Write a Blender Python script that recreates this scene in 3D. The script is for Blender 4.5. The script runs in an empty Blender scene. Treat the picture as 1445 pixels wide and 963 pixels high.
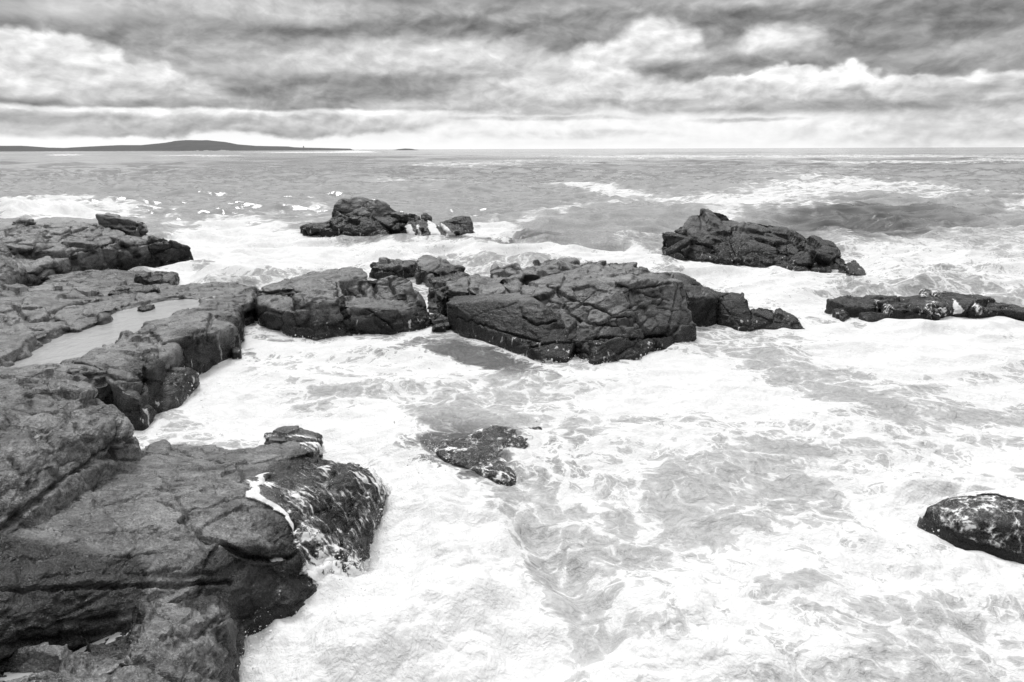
import bpy, bmesh, math, random, time
import numpy as np
from mathutils import Matrix, Vector

T0 = time.time()
C = bpy.context.scene
COL = C.collection
f32 = np.float32

# ------------------------------------------------------------------ camera
FPX = 963.0
CAM_H = 5.0
PITCH = math.radians(15.72)
ROLL = 0.00346
CP, SP = math.cos(PITCH), math.sin(PITCH)


def ray(px, py):
    cx = (px - 722.5) / FPX
    cy = (py - 481.5) / FPX
    cx, cy = cx - ROLL * cy, cy + ROLL * cx
    return np.array([cx, CP - cy * SP, -SP - cy * CP])


def W(px, py, z=0.0):
    """the point at height z seen in this direction"""
    d = ray(px, py)
    t = (z - CAM_H) / d[2]
    return np.array([d[0] * t, d[1] * t, z])


def Y(px, py, y):
    """the point at forward distance y seen in this direction"""
    d = ray(px, py)
    t = y / d[1]
    return np.array([d[0] * t, y, CAM_H + d[2] * t])


def proj(P):
    """plan position of world points along the directions used above"""
    x, y, z = P[:, 0], P[:, 1], P[:, 2] - CAM_H
    dep = y * CP - z * SP
    cy = -(z * CP + y * SP) / dep
    cx = x / dep
    cx, cy = cx + ROLL * cy, cy - ROLL * cx
    return cx * FPX + 722.5, cy * FPX + 481.5, dep


cam_d = bpy.data.cameras.new('camera')
cam_d.sensor_fit = 'HORIZONTAL'
cam_d.sensor_width = 36.0
cam_d.lens = 36.0 * FPX / 1445.0
cam_d.clip_start = 0.1
cam_d.clip_end = 200000.0
cam = bpy.data.objects.new('camera', cam_d)
COL.objects.link(cam)
cam.matrix_world = (Matrix.Translation((0, 0, CAM_H)) @ Matrix.Rotation(math.pi / 2 - PITCH, 4, 'X')
                    @ Matrix.Rotation(-ROLL, 4, 'Z'))
C.camera = cam

# ------------------------------------------------------------------ noise
_rs = np.random.RandomState(7)
PERM = _rs.permutation(256).astype(np.int32)
_g = _rs.normal(size=(256, 3))
GRAD = (_g / np.linalg.norm(_g, axis=1)[:, None]).astype(f32)
FEAT = _rs.rand(256, 3).astype(f32)


def _hash(ix, iy, iz):
    return PERM[(PERM[(PERM[ix & 255] + iy) & 255] + iz) & 255]


def perlin(P, seed=0.0):
    P = np.asarray(P, f32)
    out = np.empty(len(P), f32)
    for s in range(0, len(P), 400000):
        Q = P[s:s + 400000] + f32(seed * 17.31)
        I = np.floor(Q)
        Fr = Q - I
        I = I.astype(np.int32)
        U = Fr * Fr * Fr * (Fr * (Fr * 6 - 15) + 10)
        v = []
        for dx in (0, 1):
            for dy in (0, 1):
                for dz in (0, 1):
                    g = GRAD[_hash(I[:, 0] + dx, I[:, 1] + dy, I[:, 2] + dz)]
                    v.append(g[:, 0] * (Fr[:, 0] - dx) + g[:, 1] * (Fr[:, 1] - dy) + g[:, 2] * (Fr[:, 2] - dz))
        a = [v[2 * i] + U[:, 2] * (v[2 * i + 1] - v[2 * i]) for i in range(4)]
        b = [a[2 * i] + U[:, 1] * (a[2 * i + 1] - a[2 * i]) for i in range(2)]
        out[s:s + 400000] = b[0] + U[:, 0] * (b[1] - b[0])
    return out * 1.5


def fbm(P, octaves=4, gain=0.5, lac=2.03, seed=0.0, ridged=False):
    P = np.asarray(P, f32)
    s = np.zeros(len(P), f32)
    a = 1.0
    tot = 0.0
    for o in range(octaves):
        n = perlin(P * f32(lac ** o), seed + o * 3.7)
        if ridged:
            n = 1.0 - 2.2 * np.abs(n)
        s += f32(a) * n
        tot += a
        a *= gain
    return s / f32(tot)


def worley(P, seed=0.0):
    P = np.asarray(P, f32)
    A = np.empty(len(P), f32)
    B = np.empty(len(P), f32)
    K = np.empty(len(P), np.int32)
    L = np.empty((len(P), 3), f32)
    for s in range(0, len(P), 300000):
        Q = P[s:s + 300000] + f32(seed * 11.7)
        I = np.floor(Q).astype(np.int32)
        Fr = Q - I
        f1 = np.full(len(Q), 9, f32)
        f2 = np.full(len(Q), 9, f32)
        kk = np.zeros(len(Q), np.int32)
        ll = np.zeros((len(Q), 3), f32)
        for dx in (-1, 0, 1):
            for dy in (-1, 0, 1):
                for dz in (-1, 0, 1):
                    hh = _hash(I[:, 0] + dx, I[:, 1] + dy, I[:, 2] + dz)
                    p = FEAT[hh] + np.array([dx, dy, dz], f32) - Fr
                    d = .45 * np.sqrt((p * p).sum(1)) + .55 * np.abs(p).max(1)
                    f2 = np.minimum(f2, np.maximum(f1, d))
                    m = d < f1
                    kk[m] = hh[m]
                    ll[m] = p[m]
                    f1 = np.minimum(f1, d)
        A[s:s + 300000] = f1
        B[s:s + 300000] = f2
        K[s:s + 300000] = kk
        L[s:s + 300000] = ll
    return A, B, K, L


def smooth(a, b, x):
    t = np.clip((x - a) / (b - a), 0, 1)
    return t * t * (3 - 2 * t)


# ------------------------------------------------------------------ mesh helpers
def make_mesh(name, verts, quads, attrs=None):
    me = bpy.data.meshes.new(name)
    nv, nf = len(verts), len(quads)
    k = quads.shape[1]
    me.vertices.add(nv)
    me.vertices.foreach_set('co', np.ascontiguousarray(verts, f32).ravel())
    me.loops.add(nf * k)
    me.loops.foreach_set('vertex_index', np.ascontiguousarray(quads, np.int32).ravel())
    me.polygons.add(nf)
    me.polygons.foreach_set('loop_start', np.arange(0, nf * k, k, dtype=np.int32))
    me.update(calc_edges=True)
    for an, av in (attrs or {}).items():
        a = me.attributes.new(an, 'FLOAT', 'POINT')
        a.data.foreach_set('value', np.ascontiguousarray(av, f32))
    return me


def link(name, me, mat=None, parent=None, loc=(0, 0, 0)):
    o = bpy.data.objects.new(name, me)
    COL.objects.link(o)
    if mat:
        me.materials.append(mat)
    o.location = loc
    if parent:
        o.parent = parent
    return o


def tag(o, label=None, cat=None, group=None, kind=None):
    if label:
        o['label'] = label
    if cat:
        o['category'] = cat
    if group:
        o['group'] = group
    if kind:
        o['kind'] = kind
    return o


def vnormals(verts, quads):
    a = verts[quads[:, 2]] - verts[quads[:, 0]]
    b = verts[quads[:, 3]] - verts[quads[:, 1]]
    n = np.cross(a, b)
    vn = np.zeros_like(verts)
    for k in range(4):
        for c in range(3):
            vn[:, c] += np.bincount(quads[:, k], n[:, c], len(verts)).astype(verts.dtype)
    l = np.linalg.norm(vn, axis=1)
    return vn / np.maximum(l, 1e-9)[:, None]


# ------------------------------------------------------------------ rock blocks
def hull_planes(pts):
    bm = bmesh.new()
    for p in pts:
        bm.verts.new(p)
    bmesh.ops.convex_hull(bm, input=bm.verts)
    c = np.mean(pts, axis=0)
    out = []
    bm.normal_update()
    for f in bm.faces:
        n = np.array(f.normal)
        if np.linalg.norm(n) < .5:
            continue
        d = n @ np.array(f.verts[0].co)
        if n @ c > d:
            n, d = -n, -d
        if not any(np.dot(n, m[0]) > .9995 and abs(d - m[1]) < .004 for m in out):
            out.append((n, d))
    bm.free()
    return np.array([o[0] for o in out], f32), np.array([o[1] for o in out], f32)


class Block:
    def __init__(self, top, base=(), r=0.08, flare=1.0, zb=-0.45, drop=True, back=0.0):
        pts = []
        tp = [np.array(W(*t)) if isinstance(t, tuple) else np.array(t) for t in top]
        c = np.mean(tp, axis=0)
        for t in tp:
            pts.append(t)
            if drop:
                q = c + (t - c) * flare
                q[2] = zb
                pts.append(q)
            if back:
                u = t.copy()
                u[:2] *= 1 + back / np.linalg.norm(u[:2])
                u[2] -= 0.25 * back
                pts.append(u)
        for b in base:
            q = W(b[0], b[1], b[2] if len(b) > 2 else 0.0) if isinstance(b, tuple) else np.array(b)
            pts.append(q)
            e = q.copy()
            e[2] = zb
            pts.append(e)
        self.pts = np.array(pts)
        self.n, self.d = hull_planes(self.pts)
        self.lo, self.hi = self.pts.min(0), self.pts.max(0)
        self.k = 4.0 / r

    def sdf(self, P):
        out = np.empty(len(P), f32)
        for s in range(0, len(P), 150000):
            v = P[s:s + 150000] @ self.n.T - self.d
            m = v.max(1)
            out[s:s + 150000] = m + (np.log(np.exp((v - m[:, None]) * self.k).sum(1)) - .7) / self.k
        return out


B = Block
ALL_BLOCKS = []


def surface_nets(V, lo, h):
    """quad surface of the zero level of V"""
    I = V < 0
    nx, ny, nz = V.shape
    cnt = np.zeros((nx - 1, ny - 1, nz - 1), np.uint8)
    for dx in (0, 1):
        for dy in (0, 1):
            for dz in (0, 1):
                cnt += I[dx:nx - 1 + dx, dy:ny - 1 + dy, dz:nz - 1 + dz]
    act = (cnt > 0) & (cnt < 8)
    ix, iy, iz = np.nonzero(act)
    idm = np.full(act.shape, -1, np.int32)
    idm[ix, iy, iz] = np.arange(len(ix))
    acc = np.zeros((len(ix), 3), f32)
    num = np.zeros(len(ix), f32)
    corner = {}
    for dx in (0, 1):
        for dy in (0, 1):
            for dz in (0, 1):
                corner[dx, dy, dz] = V[ix + dx, iy + dy, iz + dz]
    for a, va in corner.items():
        for ax in range(3):
            if a[ax]:
                continue
            b = list(a)
            b[ax] = 1
            vb = corner[tuple(b)]
            m = (va < 0) != (vb < 0)
            t = np.where(m, va / np.where(m, va - vb, 1), 0)
            p = np.zeros((len(ix), 3), f32) + np.array(a, f32)
            p[:, ax] += t
            acc += p * m[:, None]
            num += m
    verts = (np.stack([ix, iy, iz], 1) + acc / num[:, None]) * h + lo
    quads = []
    for ax in range(3):
        s0 = [slice(None)] * 3
        s1 = [slice(None)] * 3
        s0[ax] = slice(0, -1)
        s1[ax] = slice(1, None)
        A_, B_ = I[tuple(s0)], I[tuple(s1)]
        e = A_ != B_
        o1, o2 = [k for k in range(3) if k != ax]
        g = np.array(np.nonzero(e)).T
        ok = (g[:, o1] > 0) & (g[:, o2] > 0)
        ok &= (g[:, o1] < V.shape[o1] - 1) & (g[:, o2] < V.shape[o2] - 1)
        g = g[ok]
        fl = A_[tuple(g.T)]
        q = []
        for (a, b) in ((1, 1), (0, 1), (0, 0), (1, 0)):
            h_ = g.copy()
            h_[:, o1] -= a
            h_[:, o2] -= b
            q.append(idm[tuple(h_.T)])
        q = np.stack(q, 1)
        if ax == 1:
            fl = ~fl
        q[~fl] = q[~fl][:, ::-1]
        quads.append(q)
    return verts.astype(f32), np.concatenate(quads)


def rock_mesh(blocks, h, amp=(.06, .9, .025, .3), carve=(), cracks=(), worl=(0.6, 0.03), strata=None,
              fine=.012, facet=None, seed=1.0, clip=None, ampk=(.45, .2), streak=None):
    facet = facet or (h * 9, h * .9)
    """a fractured rock surface: union of the blocks, roughened, with open joints"""
    lo = np.min([b.lo for b in blocks], 0) - 4 * h - amp[0]
    hi = np.max([b.hi for b in blocks], 0) + 4 * h + amp[0]
    if clip is not None:
        lo = np.maximum(lo, clip[0])
        hi = np.minimum(hi, clip[1])
    cs = 8
    nc = np.ceil((hi - lo) / (h * cs)).astype(int)
    shp = nc * cs
    ci = np.stack(np.meshgrid(*[np.arange(n) for n in nc], indexing='ij'), -1).reshape(-1, 3)
    cen = (lo + (ci + .5) * cs * h).astype(f32)

    def ev(P, noise=True):
        d = np.full(len(P), 9, f32)
        for b in blocks:
            d = np.minimum(d, b.sdf(P))
        for c, r in carve:
            rr = np.array(r, f32)
            q = (P - np.array(c, f32)) / rr
            d = np.maximum(d, -(np.linalg.norm(q, axis=1) - 1) * rr.min())
        if noise:
            d = d + ampk[0] * amp[0] * perlin(P / amp[1], seed) + ampk[1] * amp[2] * perlin(P / amp[3], seed + 5)
        return d

    dc = ev(cen, False)
    near = np.abs(dc) < cs * h * .87 + (amp[0] + amp[2]) * 1.2 + .04
    V4 = np.where(dc > 0, 1, -1).astype(f32)
    V = np.repeat(np.repeat(np.repeat(V4.reshape(nc), cs, 0), cs, 1), cs, 2)
    off = np.stack(np.meshgrid(*[np.arange(cs)] * 3, indexing='ij'), -1).reshape(-1, 3)
    act = ci[near]
    for s in range(0, len(act), 1500):
        idx = (act[s:s + 1500, None, :] * cs + off[None]).reshape(-1, 3)
        V[idx[:, 0], idx[:, 1], idx[:, 2]] = ev((lo + idx * h).astype(f32))
    verts, quads = surface_nets(V, lo, h)
    del V
    vn = vnormals(verts, quads)
    # joints and surface roughness
    ra = seed * 1.7
    R3 = np.array(Matrix.Rotation(ra, 3, 'Z') @ Matrix.Rotation(.25 * math.sin(seed * 5), 3, 'X') @ Matrix.Rotation(.3 * math.cos(seed * 3), 3, 'Y'), f32)
    wp = verts @ R3.T + .07 * np.stack([perlin(verts / .7, seed + k) for k in range(3)], 1)
    d = np.zeros(len(verts), f32)
    tone = np.ones(len(verts), f32)
    if worl:
        an = np.array(worl[2] if len(worl) > 2 else (1, 1, 1.6), f32)
        # jointed blocks: each cell of the fracture network is a tilted plane of its own
        f1, f2, ck, cl = worley(wp * an / worl[0], seed)
        e = f2 - f1
        g = np.clip(.6 + 1.0 * perlin(verts / (worl[0] * 1.7), seed + 9), 0, 1)
        d += worl[1] * 1.5 * ((FEAT[ck, 0] - .5) * 1.2 + (cl * GRAD[ck]).sum(1) * 1.7)
        d -= worl[1] * 1.3 * np.exp(-(e / .06) ** 2) * g
        tone = (.86 + .28 * FEAT[ck, 1]).astype(f32)
    fs = facet[0]
    f1, f2, ck, cl = worley((wp + .06 * np.stack([perlin(verts / .2, seed + k) for k in range(3)], 1)) * np.array((1, 1, 1.7), f32) / fs, seed + 4)
    d += facet[1] * ((FEAT[ck, 0] - .5) * 1.0 + (cl * GRAD[ck]).sum(1) * 1.7) * np.clip(.7 + perlin(verts / (fs * 4), seed + 6), .15, 1.3)
    d -= facet[1] * .8 * np.exp(-((f2 - f1) / .09) ** 2) * np.clip(.2 + 1.3 * perlin(verts / (fs * 3), seed + 8), 0, 1)
    if strata:
        n, lam, sa = strata
        n = np.array(n, f32) / np.linalg.norm(n)
        u = ((verts + .1 * np.stack([perlin(verts / .7, seed + k) for k in range(3)], 1)) @ n) / lam + .6 * perlin(verts / (lam * 9), seed + 2)
        fr = u - np.floor(u)
        d += sa * (np.where(fr < .82, fr / .82, (1 - fr) / .18) - .5) * np.clip(.4 + 1.2 * perlin(verts / (lam * 6), seed + 4), 0, 1)
    d += fine * .8 * fbm(verts / (h * 14), 3, .55, seed=seed)
    d += fine * .5 * fbm(verts / (h * 3.2), 2, .6, seed=seed + 3)
    if streak:
        sv_, sa = streak
        w_ = verts + .05 * np.stack([perlin(verts / .3, seed + k) for k in range(3)], 1)
        s_ = fbm(w_ * np.array(sv_, f32), 3, .62, seed=seed + 12)
        d += sa * (s_ - .9 * np.abs(fbm(w_ * np.array(sv_, f32) * .55, 2, .5, seed=seed + 14)) + .2)
    for (line, wid, dep) in cracks:
        pts = []
        for i in range(len(line) - 1):
            a, b = np.array(line[i]), np.array(line[i + 1])
            n = max(2, int(np.linalg.norm(b - a) / 2.5))
            for k in range(n):
                pts.append(a + (b - a) * k / n)
        px, py, dp = proj(verts)
        face = (vn * (verts - np.array([0, 0, CAM_H], f32))).sum(1) < 0
        hit = []
        for q in pts:
            m = np.nonzero((np.abs(px - q[0]) < 3) & (np.abs(py - q[1]) < 3) & face)[0]
            if len(m):
                hit.append(verts[m[np.argmin(dp[m])]])
        if len(hit) < 2:
            continue
        hit = np.array(hit)
        hit = hit + .5 * wid * np.stack([perlin(hit / (wid * 3), k) for k in range(3)], 1)
        bl, bh = hit.min(0) - wid * 4, hit.max(0) + wid * 4
        m = np.nonzero(((verts > bl) & (verts < bh)).all(1))[0]
        dist = np.full(len(m), 9, f32)
        for i in range(len(hit) - 1):
            a, b = hit[i], hit[i + 1]
            ab = b - a
            if np.linalg.norm(ab) > .8:
                continue
            t = np.clip(((verts[m] - a) @ ab) / max(ab @ ab, 1e-9), 0, 1)
            dist = np.minimum(dist, np.linalg.norm(verts[m] - a - t[:, None] * ab, axis=1))
        wv = wid * (.7 + .6 * perlin(verts[m] / .4, 3.3))
        d[m] -= dep * np.exp(-(dist / np.maximum(wv, .3 * wid)) ** 2)
    verts = verts + vn * d[:, None]
    return verts.astype(f32), quads, tone


ROCKV = {}


def wet_and_shade(v, spots):  # local dark patches: part wet stone, part shade painted into the colour
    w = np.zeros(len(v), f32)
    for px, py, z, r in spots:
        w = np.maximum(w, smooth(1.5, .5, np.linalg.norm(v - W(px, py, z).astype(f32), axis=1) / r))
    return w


def rock(name, label, cat, blocks, h, parts=None, mat=None, group=None, wet=None, **kw):
    """one rock mass; parts = [(part name, blocks, label, kwargs)] are its separately jointed pieces"""
    t = time.time()
    alls = list(blocks) + [b for p in (parts or []) for b in p[1]]
    ALL_BLOCKS.extend(alls)
    lo = np.min([b.lo for b in alls], 0)
    hi = np.max([b.hi for b in alls], 0)
    loc = np.array([(lo[0] + hi[0]) / 2, (lo[1] + hi[1]) / 2, 0.0])
    v, q, tn = rock_mesh(blocks, h, **kw)
    ROCKV[name + '|' + label] = (v, q)
    root = link(name, make_mesh(name, v - loc.astype(f32), q, dict(tone=tn, wet=wet_and_shade(v, wet or ()))), mat or M_ROCK, loc=loc)
    tag(root, label, cat, group)
    for i, (pn, pb, pl, pk) in enumerate(parts or []):
        k = dict(kw)
        k.pop('cracks', None)
        k.pop('carve', None)
        k['seed'] = k.get('seed', 1.0) + 3.1 * (i + 1)
        k.update(pk or {})
        v2, q2, tn2 = rock_mesh(pb, h, **k)
        ROCKV['%s|part %d|%s' % (name, i, label)] = (v2, q2)
        o = link(pn, make_mesh(pn, v2 - loc.astype(f32), q2, dict(tone=tn2)), mat or M_ROCK, parent=root)
        if pl:
            o['label'] = pl
    print('rock', name, len(v), round(time.time() - t, 1), flush=True)
    return root


# ------------------------------------------------------------------ node helpers
class NT:
    def __init__(self, tree):
        self.t = tree
        tree.nodes.clear()

    def node(self, typ, **kw):
        n = self.t.nodes.new(typ)
        for k, v in kw.items():
            setattr(n, k, v)
        return n

    def put(self, sock, v):
        if isinstance(v, bpy.types.NodeSocket):
            self.t.links.new(v, sock)
        elif v is not None:
            if sock.type == 'RGBA' and isinstance(v, (int, float)):
                v = (v, v, v, 1)
            sock.default_value = v

    def m(self, op, a, b=None, c=None, clamp=False):
        n = self.node('ShaderNodeMath', operation=op, use_clamp=clamp)
        for i, v in enumerate((a, b, c)):
            if v is not None:
                self.put(n.inputs[i], v)
        return n.outputs[0]

    def v(self, op, a, b=None, s=None):
        n = self.node('ShaderNodeVectorMath', operation=op)
        self.put(n.inputs[0], a)
        if b is not None:
            self.put(n.inputs[1], b)
        if s is not None:
            self.put(n.inputs['Scale'], s)
        return n.outputs['Value'] if op in ('LENGTH', 'DOT_PRODUCT', 'DISTANCE') else n.outputs['Vector']

    def noise(self, vec, scale, detail=4, rough=.55, color=False, dist=0.0):
        n = self.node('ShaderNodeTexNoise')
        self.put(n.inputs['Vector'], vec)
        n.inputs['Scale'].default_value = scale
        n.inputs['Detail'].default_value = detail
        n.inputs['Roughness'].default_value = rough
        n.inputs['Distortion'].default_value = dist
        return n.outputs['Color'] if color else n.outputs['Fac']

    def voro(self, vec, scale, feature='DISTANCE_TO_EDGE', rnd=1.0):
        n = self.node('ShaderNodeTexVoronoi', feature=feature)
        self.put(n.inputs['Vector'], vec)
        n.inputs['Scale'].default_value = scale
        n.inputs['Randomness'].default_value = rnd
        return n.outputs['Distance']

    def ss(self, x, a, b, lo=0.0, hi=1.0, typ='SMOOTHSTEP'):
        n = self.node('ShaderNodeMapRange', interpolation_type=typ)
        n.clamp = True
        for k, v in zip(('Value', 'From Min', 'From Max', 'To Min', 'To Max'), (x, a, b, lo, hi)):
            self.put(n.inputs[k], v)
        return n.outputs['Result']

    def mix(self, f, a, b):
        n = self.node('ShaderNodeMix', data_type='FLOAT')
        self.put(n.inputs[0], f)
        self.put(n.inputs[2], a)
        self.put(n.inputs[3], b)
        return n.outputs[0]

    def warp(self, vec, scale, amount, detail=3, rough=.5):
        c = self.noise(vec, scale, detail, rough, color=True)
        c = self.v('SUBTRACT', c, (.5, .5, .5))
        c = self.v('SCALE', c, s=amount)
        return self.v('ADD', vec, c)

    def bump(self, height, dist, strength=1.0, normal=None):
        n = self.node('ShaderNodeBump')
        n.inputs['Strength'].default_value = strength
        n.inputs['Distance'].default_value = dist
        self.put(n.inputs['Height'], height)
        if normal is not None:
            self.put(n.inputs['Normal'], normal)
        return n.outputs['Normal']

    def bsdf(self, color, rough, spec=.5, normal=None, ior=None):
        n = self.node('ShaderNodeBsdfPrincipled')
        self.put(n.inputs['Base Color'], color)
        self.put(n.inputs['Roughness'], rough)
        self.put(n.inputs['Specular IOR Level'], spec)
        if ior:
            n.inputs['IOR'].default_value = ior
        if normal is not None:
            self.put(n.inputs['Normal'], normal)
        return n.outputs[0]

    def out(self, s):
        n = self.node('ShaderNodeOutputMaterial')
        self.t.links.new(s, n.inputs['Surface'])


def new_mat(name):
    m = bpy.data.materials.new(name)
    m.use_nodes = True
    return m, NT(m.node_tree)


def rock_material(name, tone=1.0, grain=1.0, wet_lo=.15, wet_hi=.75, fol=(3, 3, 16), dry=1.0, wash=1.0, wet_shade_k=.17):
    """coarse dark coastal granite; wet and glossy where the sea reaches, that tone deepened as shade on the sides"""
    m, n = new_mat(name)
    g = n.node('ShaderNodeNewGeometry')
    p = g.outputs['Position']
    pw = n.warp(p, 1.2, .35)
    big = n.noise(p, .55, 4, .6)
    med = n.noise(pw, 4.0 * grain, 5, .65)
    fo = n.noise(n.v('MULTIPLY', pw, fol), grain, 6, .68)
    speck = n.noise(p, 48 * grain, 2, .7)
    mica = n.noise(p, 110 * grain, 1, .5)
    tn = n.node('ShaderNodeAttribute', attribute_name='tone').outputs['Fac']
    col = n.m('ADD', n.ss(big, .3, .7, .07, .13, 'LINEAR'), n.ss(med, .3, .7, -.05, .05, 'LINEAR'))
    col = n.m('ADD', col, n.ss(fo, .3, .7, -.06, .065, 'LINEAR'))
    col = n.m('MULTIPLY', n.m('MAXIMUM', col, .012), n.ss(speck, .32, .68, .4, 1.65, 'LINEAR'))
    col = n.m('ADD', col, n.ss(mica, .62, .74, 0, .2))
    col = n.m('MULTIPLY', col, tn)
    # dark joint stain from the same mottling
    st = n.noise(pw, 1.7, 6, .7)
    col = n.m('MULTIPLY', col, n.ss(st, .36, .54, .42, 1.08))
    sx = n.node('ShaderNodeSeparateXYZ')
    n.put(sx.inputs[0], p)
    wn = n.m('MULTIPLY_ADD', n.noise(pw, 1.4, 4, .6), .9, -.45)
    z = n.m('ADD', sx.outputs['Z'], wn)
    wet = n.ss(z, wet_lo, wet_hi, 1.0, 0.0)
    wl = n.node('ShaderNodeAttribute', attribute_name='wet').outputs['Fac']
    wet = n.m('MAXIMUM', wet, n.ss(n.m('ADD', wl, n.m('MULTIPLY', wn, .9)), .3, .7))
    col = n.m('MULTIPLY', col, n.mix(wet, tone * dry, tone * wet_shade_k))  # wet darkening, pushed further to paint shade on the lower sides
    col = n.m('MAXIMUM', col, .008)
    h = n.m('ADD', n.m('MULTIPLY', fo, 1.0), n.m('MULTIPLY', med, .6))
    h = n.m('ADD', h, n.m('MULTIPLY', speck, .28))
    h = n.m('ADD', h, n.m('MULTIPLY', mica, .12))
    nb = n.bump(h, .05 / grain, .75)
    rough = n.mix(wet, n.ss(med, .3, .7, .22, .46, 'LINEAR'), n.ss(speck, .35, .65, .14, .36, 'LINEAR'))
    if wash:
        # foam clinging to the stone just above the water, and threads of water draining back
        zz = sx.outputs['Z']
        cl = n.voro(n.warp(p, 3, .3, 3, .6), 5.0)
        cl = n.m('ADD', cl, n.m('MULTIPLY_ADD', n.noise(pw, 2.2, 5, .65), 1.6, -.8))
        cling = n.ss(n.m('ADD', cl, n.m('MULTIPLY_ADD', zz, 3.2, .3)), .0, .16, .8, 0)
        tr = n.noise(n.v('MULTIPLY', n.warp(p, 1.5, .12), (7, 7, .7)), 1.0, 4, .6)
        tr = n.ss(n.m('SUBTRACT', tr, n.m('MULTIPLY', n.m('ABSOLUTE', n.m('SUBTRACT', zz, .15)), .22)), .615, .66)
        tr = n.m('MULTIPLY', tr, n.ss(zz, .95, .6))
        fm = n.m('MULTIPLY', n.m('MAXIMUM', cling, n.m('MULTIPLY', tr, .75)), wash)
        col = n.mix(fm, col, .8)
        rough = n.mix(fm, rough, .55)
    n.out(n.bsdf(col, rough, n.mix(wet, .62, .36), nb))
    return m


M_ROCK = rock_material('granite_coarse', 1.2, .8, .2, .85)
M_NEAR = rock_material('granite_foliated', 1.22, .8, .0, .6, (3, 8, 16))
M_DARK = rock_material('granite_wet', 1.0, .7, .6, 1.5)
M_SUNK = rock_material('granite_awash', 1.1, .7, .6, 1.5, wash=0)
M_FAR = rock_material('granite_far', .85, .35, .6, 2.0)


def sea_material():
    m, n = new_mat('sea_water_foam')
    g = n.node('ShaderNodeNewGeometry')
    p0 = g.outputs['Position']
    p = n.v('MULTIPLY', p0, (1, 1, .35))
    at = n.node('ShaderNodeAttribute', attribute_name='foam').outputs['Fac']
    fl = n.node('ShaderNodeAttribute', attribute_name='far').outputs['Fac']   # 0 near .. 1 open sea
    ae = n.node('ShaderNodeAttribute', attribute_name='aeration').outputs['Fac']
    w1 = n.warp(p, .55, 1.5, 4, .6)
    w2 = n.warp(w1, 2.4, .35, 4, .6)
    v1 = n.voro(w2, 1.5)
    v2 = n.voro(w2, 4.6)
    v3 = n.voro(w2, 13.0)
    n0 = n.noise(w1, .6, 5, .62)
    n1 = n.noise(w2, 3.0, 6, .66)
    e = n.m('MINIMUM', n.m('MULTIPLY', v1, .9), n.m('MULTIPLY_ADD', v2, .8, .05))
    e = n.m('MINIMUM', e, n.m('MULTIPLY_ADD', v3, .8, .11))
    e = n.m('ADD', e, n.m('MULTIPLY_ADD', n1, .62, -.31))
    D = n.m('ADD', at, n.m('MULTIPLY_ADD', n0, .9, -.45))
    Tn = n.m('MULTIPLY_ADD', D, .44, -.23)
    te = n.m('SUBTRACT', Tn, e)
    near = n.m('ADD', n.ss(te, -.015, .03, 0, .62), n.ss(te, -.14, .02, 0, .38))
    # open sea: long streaks
    ps = n.v('MULTIPLY', p, (.35, .9, 1))
    pf = n.warp(ps, .12, 3.0, 5, .6)
    nf = n.noise(pf, .35, 9, .68)
    vf = n.voro(n.warp(pf, .8, .9, 4, .6), .9)
    df = n.m('ADD', n.m('MULTIPLY', nf, 1.0), n.m('MULTIPLY', vf, -.45))
    lace = n.noise(n.v('MULTIPLY', pf, (1.2, 1, 1)), 2.2, 6, .7)
    fm = n.m('ADD', n.m('MULTIPLY', at, .72), n.m('SUBTRACT', n.m('ADD', df, n.m('MULTIPLY_ADD', lace, .9, -.45)), .92))
    far = n.m('ADD', n.ss(fm, -.03, .1, 0, .7), n.ss(fm, -.25, .05, 0, .3))
    foam = n.mix(fl, near, far)
    full = n.ss(at, .88, 1.12)
    foam = n.m('MAXIMUM', foam, n.m('MULTIPLY', full, n.ss(n1, .28, .42)))
    # water body: dark, lighter where full of air bubbles
    body = n.mix(ae, .05, .52)
    fine = n.noise(n.warp(p, 3, .3), 9, 5, .65)
    body = n.m('MULTIPLY', body, n.ss(fine, .3, .7, .75, 1.2, 'LINEAR'))
    rip = n.noise(n.v('MULTIPLY', w2, (1.0, 1.7, 1)), 3.2, 5, .62)
    rip2 = n.noise(n.v('MULTIPLY', pf, (1.0, 1.3, 1)), 1.6, 6, .6)
    hw = n.mix(fl, n.m('ADD', rip, n.m('MULTIPLY', fine, .35)), n.m('MULTIPLY', rip2, .3))
    nw = n.bump(hw, .09, 1.0)
    water = n.bsdf(body, .1, .5, nw, 1.333)
    wl = n.warp(p, 2.2, .22, 3, .6)
    bub = n.m('ADD', n.noise(wl, 15, 4, .62), n.m('MULTIPLY', n.voro(wl, 26, 'F1'), -.35))
    puff = n.noise(wl, 3.6, 5, .6)
    hf = n.m('ADD', n.m('MULTIPLY', puff, 1.6), n.m('MULTIPLY', bub, .6))
    nfm = n.bump(hf, .05, .7)
    fcol = n.m('ADD', n.ss(n1, .3, .7, .74, .9, 'LINEAR'), n.ss(bub, .3, .7, -.05, .05, 'LINEAR'))
    fo = n.bsdf(fcol, .6, .2, nfm)
    mx = n.node('ShaderNodeMixShader')
    n.put(mx.inputs[0], n.m('MULTIPLY', foam, .97))
    n.t.links.new(water, mx.inputs[1])
    n.t.links.new(fo, mx.inputs[2])
    n.out(mx.outputs[0])
    return m


M_SEA = sea_material()


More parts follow.
